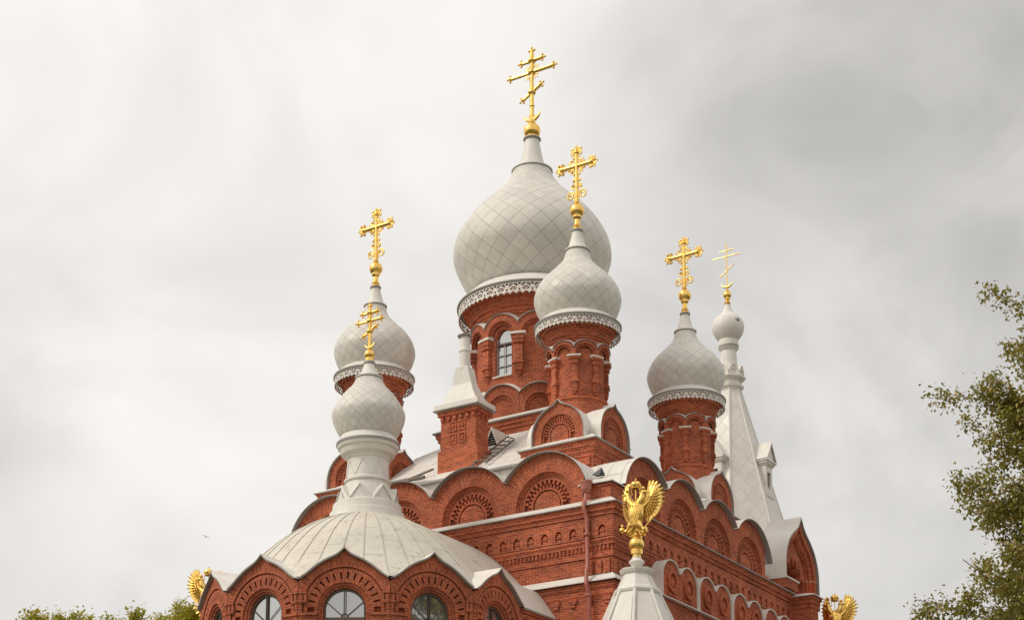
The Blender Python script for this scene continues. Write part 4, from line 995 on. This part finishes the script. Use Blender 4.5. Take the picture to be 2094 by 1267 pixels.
    def crown(c, r, big):
        mb = MB(); x, y, z = c
        lathe(mb, x, y, [(r*.80, z), (r*.86, z+r*.10), (r*.80, z+r*.22), (r*.92, z+r*.45), (r*1.0, z+r*.75), (r*.90, z+r*1.05), (r*.62, z+r*1.28), (r*.25, z+r*1.40), (.004, z+r*1.42)], 20)
        for k in range(8): a = k*pi/4; ball(mb, (x+r*.86*cos(a), y+r*.86*sin(a), z+r*.34), r*.15, 6); tube(mb, [(x+r*.92*cos(a), y+r*.92*sin(a), z+r*.45), (x+r*1.03*cos(a), y+r*1.03*sin(a), z+r*.78), (x+r*.62*cos(a), y+r*.62*sin(a), z+r*1.32), (x, y, z+r*1.46)], r*.07, 5)
        ball(mb, (x, y, z+r*1.52), r*.17, 8); tube(mb, [(x, y, z+r*1.6), (x, y, z+r*2.0)], r*.055, 5); tube(mb, [(x-r*.16, y, z+r*1.82), (x+r*.16, y, z+r*1.82)], r*.055, 5)
        if big:
            for s in (-1, 1): tube(mb, [(x+s*r*.7, y, z+.02), (x+s*r*.95, y, z-.06), (x+s*r*.75, y+.02, z-.13), (x+s*r*1.0, y+.02, z-.20)], .016, 6)
            tube(mb, [(x, y, z), (x, y, z-.36)], .018, 6)
        mb.build("crown", GOLD, e)
    crown((0, 0, 1.52), .165, True); crown((.262, -.03, 1.445), .065, False); crown((-.262, -.03, 1.445), .065, False)
    mb = MB(); tube(mb, [(.28, -.14, .16), (.66, -.16, .50)], .022, 7); ball(mb, (.69, -.16, .525), .045, 8); tube(mb, [(.70, -.16, .53), (.76, -.16, .585)], [.03, .004], 6); mb.build("sceptre", GOLD, e)
    mb = MB(); ball(mb, (-.42, -.12, .27), .085, 12); tube(mb, [(-.42, -.12, .35), (-.42, -.12, .45)], .016, 6); tube(mb, [(-.46, -.12, .41), (-.38, -.12, .41)], .016, 6); mb.build("orb", GOLD, e)
    return e
def copy_tree(o, parent=None):
    c = o.copy(); COL.objects.link(c)
    if parent: c.parent = parent
    for ch in [x for x in bpy.data.objects if x.parent == o]: copy_tree(ch, c)
    return c
EAGLES = [((8.72, -8.37), 0, "gilded double-headed eagle on white tent cap in front of the shaded side wall"),
          ((-8.40, -8.37), 44, "gilded double-headed eagle half hidden behind the left end of the apse"),
          ((8.55, 8.12), 0, "gilded double-headed eagle against the sky right of the pointed brick gable"),]
proto = make_eagle()
for i, ((x, y), rz, lab) in enumerate(EAGLES):
    e = proto if i == 0 else copy_tree(proto)
    e.location = (x, y, 15.50 if i == 1 else 15.78); e.rotation_euler = (0, 0, R(rz)); e["label"] = lab; e["category"] = "statue"; e["group"] = "gilded eagles on the corner turrets"

# ------------------------------------------------------------------ ladder and beams lying on the roof
KR = .72
def rz_(y): return 22.2+KR*(y+2.7)
def roof_ladder(name, label, rails, nr, w, ext, cat):
    t = empty(name, (0, 0, 0)); t["label"] = label; t["category"] = cat
    for (xa, ya), (xb, yb) in rails:
        mb = MB(); v = ((xa, ya, rz_(ya)+.13), (xb, yb, rz_(yb)+.13)); tube(mb, v, w, 4); mb.build("rail", WOOD, t)
    (a, b), (c, d) = rails
    for i in range(nr):
        f = (i+.6)/nr; p = [q[0][k]+(q[1][k]-q[0][k])*f for q in rails for k in (0, 1)]
        mb = MB(); dx = (p[2]-p[0])*ext; tube(mb, [(p[0]-dx, p[1]-(p[3]-p[1])*ext, rz_(p[1])+.19), (p[2]+dx, p[3]+(p[3]-p[1])*ext, rz_(p[3])+.19)], w*.8, 4); mb.build("rung", WOOD, t)
roof_ladder("roof_ladder", "weathered wooden roof ladder lying on the white roof beside the brick chimney", (((1.05, -5.75), (.88, -3.15)), ((1.62, -5.75), (1.50, -3.75))), 7, .032, .12, "ladder")
mb = MB(); tube(mb, [(-2.35, -6.05, 19.98), (-.75, -6.0, 19.98)], .07, 6); tube(mb, [(-1.5, -6.0, 20.0), (-.75, -5.45, 20.42)], .04, 4)
o = mb.build("timber_beam", WOOD, None, label="grey timber beam lying along the roof edge left of the brick chimney", category="beam")

# ------------------------------------------------------------------ gull
GULL = (-15.83, -.55, 21.48)
mb = MB(); tube(mb, [(0, -.22, 0), (0, -.1, .01), (0, .08, .0), (0, .2, -.01), (0, .3, 0)], [.01, .06, .07, .04, .03], 8)
bird = mb.build("gull", BIRD, None, label="small dark gull flying in the sky left of the church", category="bird")
bw_ = MB()
for s in (-1, 1):
    P = [[(s*x, y+dy, z) for dy in (-w_, w_)] for x, y, z, w_ in ((.04, 0, .02, .10), (.25, -.03, .12, .09), (.45, .03, .10, .06), (.62, .12, .04, .01))]
    for i in range(3):
        a, b = P[i], P[i+1]; bw_.face([a[0], a[1], b[1], b[0]], None, 0, True); bw_.face([(q[0], q[1], q[2]+.02) for q in (a[0], b[0], b[1], a[1])], None, 0, True)
bw_.build("wing", BIRD, bird); bird.location = GULL; bird.rotation_euler = (R(8), R(14), R(70)); bird.scale = (.26, .26, .26)

# ------------------------------------------------------------------ trees
def leafy(mb, p, n, sp, size, rg, droop=.3):
    for _ in range(n):
        c = [p[k]+rg.gauss(0, sp) for k in range(3)]; a = rg.uniform(0, 2*pi); e = rg.uniform(-1.1, .5)-droop
        l = size*rg.uniform(.7, 1.25); w = l*.36
        d = (cos(a)*cos(e), sin(a)*cos(e), sin(e)); b = a+pi/2+rg.uniform(-.5, .5); tl = rg.uniform(-.7, .7)
        s = (cos(b)*cos(tl), sin(b)*cos(tl), sin(tl)); f = .012*l/.06
        m_ = [c[k]+d[k]*l*.45 for k in range(3)]; m_[2] -= f
        tip = tuple(c[k]+d[k]*l for k in range(3)); L_ = tuple(m_[k]+s[k]*w+(f*1.6 if k == 2 else 0) for k in range(3)); R_ = tuple(m_[k]-s[k]*w+(f*1.6 if k == 2 else 0) for k in range(3))
        i0 = len(mb.v); mb.v += [tuple(c), L_, tip, R_]; mb.f += [(i0, i0+3, i0+2, i0+1)]; mb.mi.append(0); mb.sm.append(False); mb.uv.append([(0, 0), (1, 0), (1, 1), (0, 1)])
def make_tree(name, loc, prof, trunk_h, trunk_r, nb, leaf, per, mat, label, seed, group=None, sp=.16, tw=7, spread=1., extra=()):
    """prof: (z, radius) envelope of the crown; boughs reach for points spread through it"""
    rg = random.Random(seed); t = empty(name, (*loc, 0)); t["label"] = label; t["category"] = "tree"
    if group: t["group"] = group
    tr = MB(); cr = MB(); top = prof[-1][0]
    def env(z):
        for (a, b), (c, d) in zip(prof, prof[1:]):
            if a <= z <= c: return b+(d-b)*(z-a)/(c-a)
        return .1
    ax = [(rg.gauss(0, .12)*i/8, rg.gauss(0, .12)*i/8, top*.93*i/8) for i in range(9)]
    tube(tr, ax, [trunk_r*(1-.9*i/8)**.8+.015 for i in range(9)], 10)
    def axis(z):
        f = min(max(z/(top*.93)*8, 0), 7.99); i = int(f); f -= i; return [ax[i][k]+(ax[i+1][k]-ax[i][k])*f for k in range(3)]
    targets = []
    for b in range(nb):
        z = prof[0][0]+(top-prof[0][0])*((b+rg.random())/nb); a = rg.uniform(0, 2*pi); targets.append((z, a, env(z)*(.55+.45*rg.random()**.5)*spread))
    for z, a, r in list(targets)+list(extra):
        z0 = max(trunk_h*.8, z-r*rg.uniform(.45, .9)); s = axis(z0); e = (r*cos(a), r*sin(a), z); n = 7; pts = []
        sag = rg.uniform(.1, .35)*r*.3; w = [rg.gauss(0, .10)*r*.25 for _ in range(2)]
        for i in range(n+1):
            f = i/n; pts.append((s[0]+(e[0]-s[0])*f+w[0]*sin(f*pi), s[1]+(e[1]-s[1])*f+w[1]*sin(f*pi), s[2]+(e[2]-s[2])*f+sag*sin(f*pi)))
        tube(tr, pts, [max(.008, trunk_r*.26*(1-f/n)**1.2*min(1, r/3)) for f in range(n+1)], 5, 0, False)
        for q in range(tw):                                 # twigs carry the leaves
            f = .30+.70*(q+rg.random()*.8)/tw; i = min(int(f*n), n-1); g = min(f*n-i, 1); p = [pts[i][k]+(pts[i+1][k]-pts[i][k])*g for k in range(3)]
            l = rg.uniform(.35, 1.0)*(.30+.16*r); ta = a+rg.uniform(-1.5, 1.5); te = rg.uniform(-.45, .75); q2 = (p[0]+l*cos(ta)*cos(te), p[1]+l*sin(ta)*cos(te), p[2]+l*sin(te)-.1*l)
            md = tuple((p[k]+q2[k])/2+(.06*l if k == 2 else 0) for k in range(3)); tube(tr, [p, md, q2], [.012, .008, .004], 3, 0, False)
            for h in range(4):
                hf = .25+.25*h+rg.uniform(-.1, .1); c = tuple((p[k]+(q2[k]-p[k])*hf) for k in range(3)); leafy(cr, c, per, sp*(1.15-.3*hf), leaf, rg)
    tr.build("trunk", BARK, t); cr.build("crown", mat, t); return t
make_tree("broadleaf_tree", (26.0, -20.4), [(5.2, 3.8), (8.0, 4.3), (9.8, 4.1), (11.4, 3.55), (12.6, 3.1), (13.4, 2.9), (14.3, 2.4), (15.0, 1.7), (15.6, .5)], 4.5, .26, 300, .085, 48, LEAF_A,
          "tall olive brown broadleaf tree rising at the right edge of the photo", 11, None, .125, 8, 1., ((13.3, pi+.25, 3.5), (9.3, pi+.35, 4.5), (15.0, pi+.3, 2.5)))

BG = ((-24.8, -1.1, 19.36, 1.5), (-34.0, 9.5, 22.77, 1.6), (-25.3, 4.2, 20.64, 2.3), (-33.8, 15.5, 24.24, 2.9), (-25.8, 9.3, 22.04, 2.2))
BGL = ("yellow green tree top farthest left along the bottom edge", "yellow green tree top second from the left along the bottom edge", "yellow green tree top in the middle of the row left of the apse",
       "yellow green tree top beside the left eagle", "yellow green tree top behind the left eagle, closest to the apse")
for i, (x, y, top, r) in enumerate(BG):
    make_tree("broadleaf_tree", (x, y), [(6, r*1.2), (11, r*1.5), (15, r*1.4), (top-2.2, r*1.1), (top-.9, r*.8), (top-.1, r*.4)], 5, .28, 80, .17, 18, LEAF_B, BGL[i], 40+i, "trees behind the church on the left", .22, 6)
for i, (x, y, top) in enumerate(((28.5, -13.5, 25), (25, 11, 24))):
    make_tree("broadleaf_tree", (x, y), [(4, 4.2), (9, 5), (15, 4.8), (top-5, 3.6), (top, 1)], 4, .35, 170, .24, 16, LEAF_A, ("tall tree right of the frame, reflected in the dark apse windows", "tall tree right of the frame, level with the west end of the church")[i], 70+i, None, .3, 6)
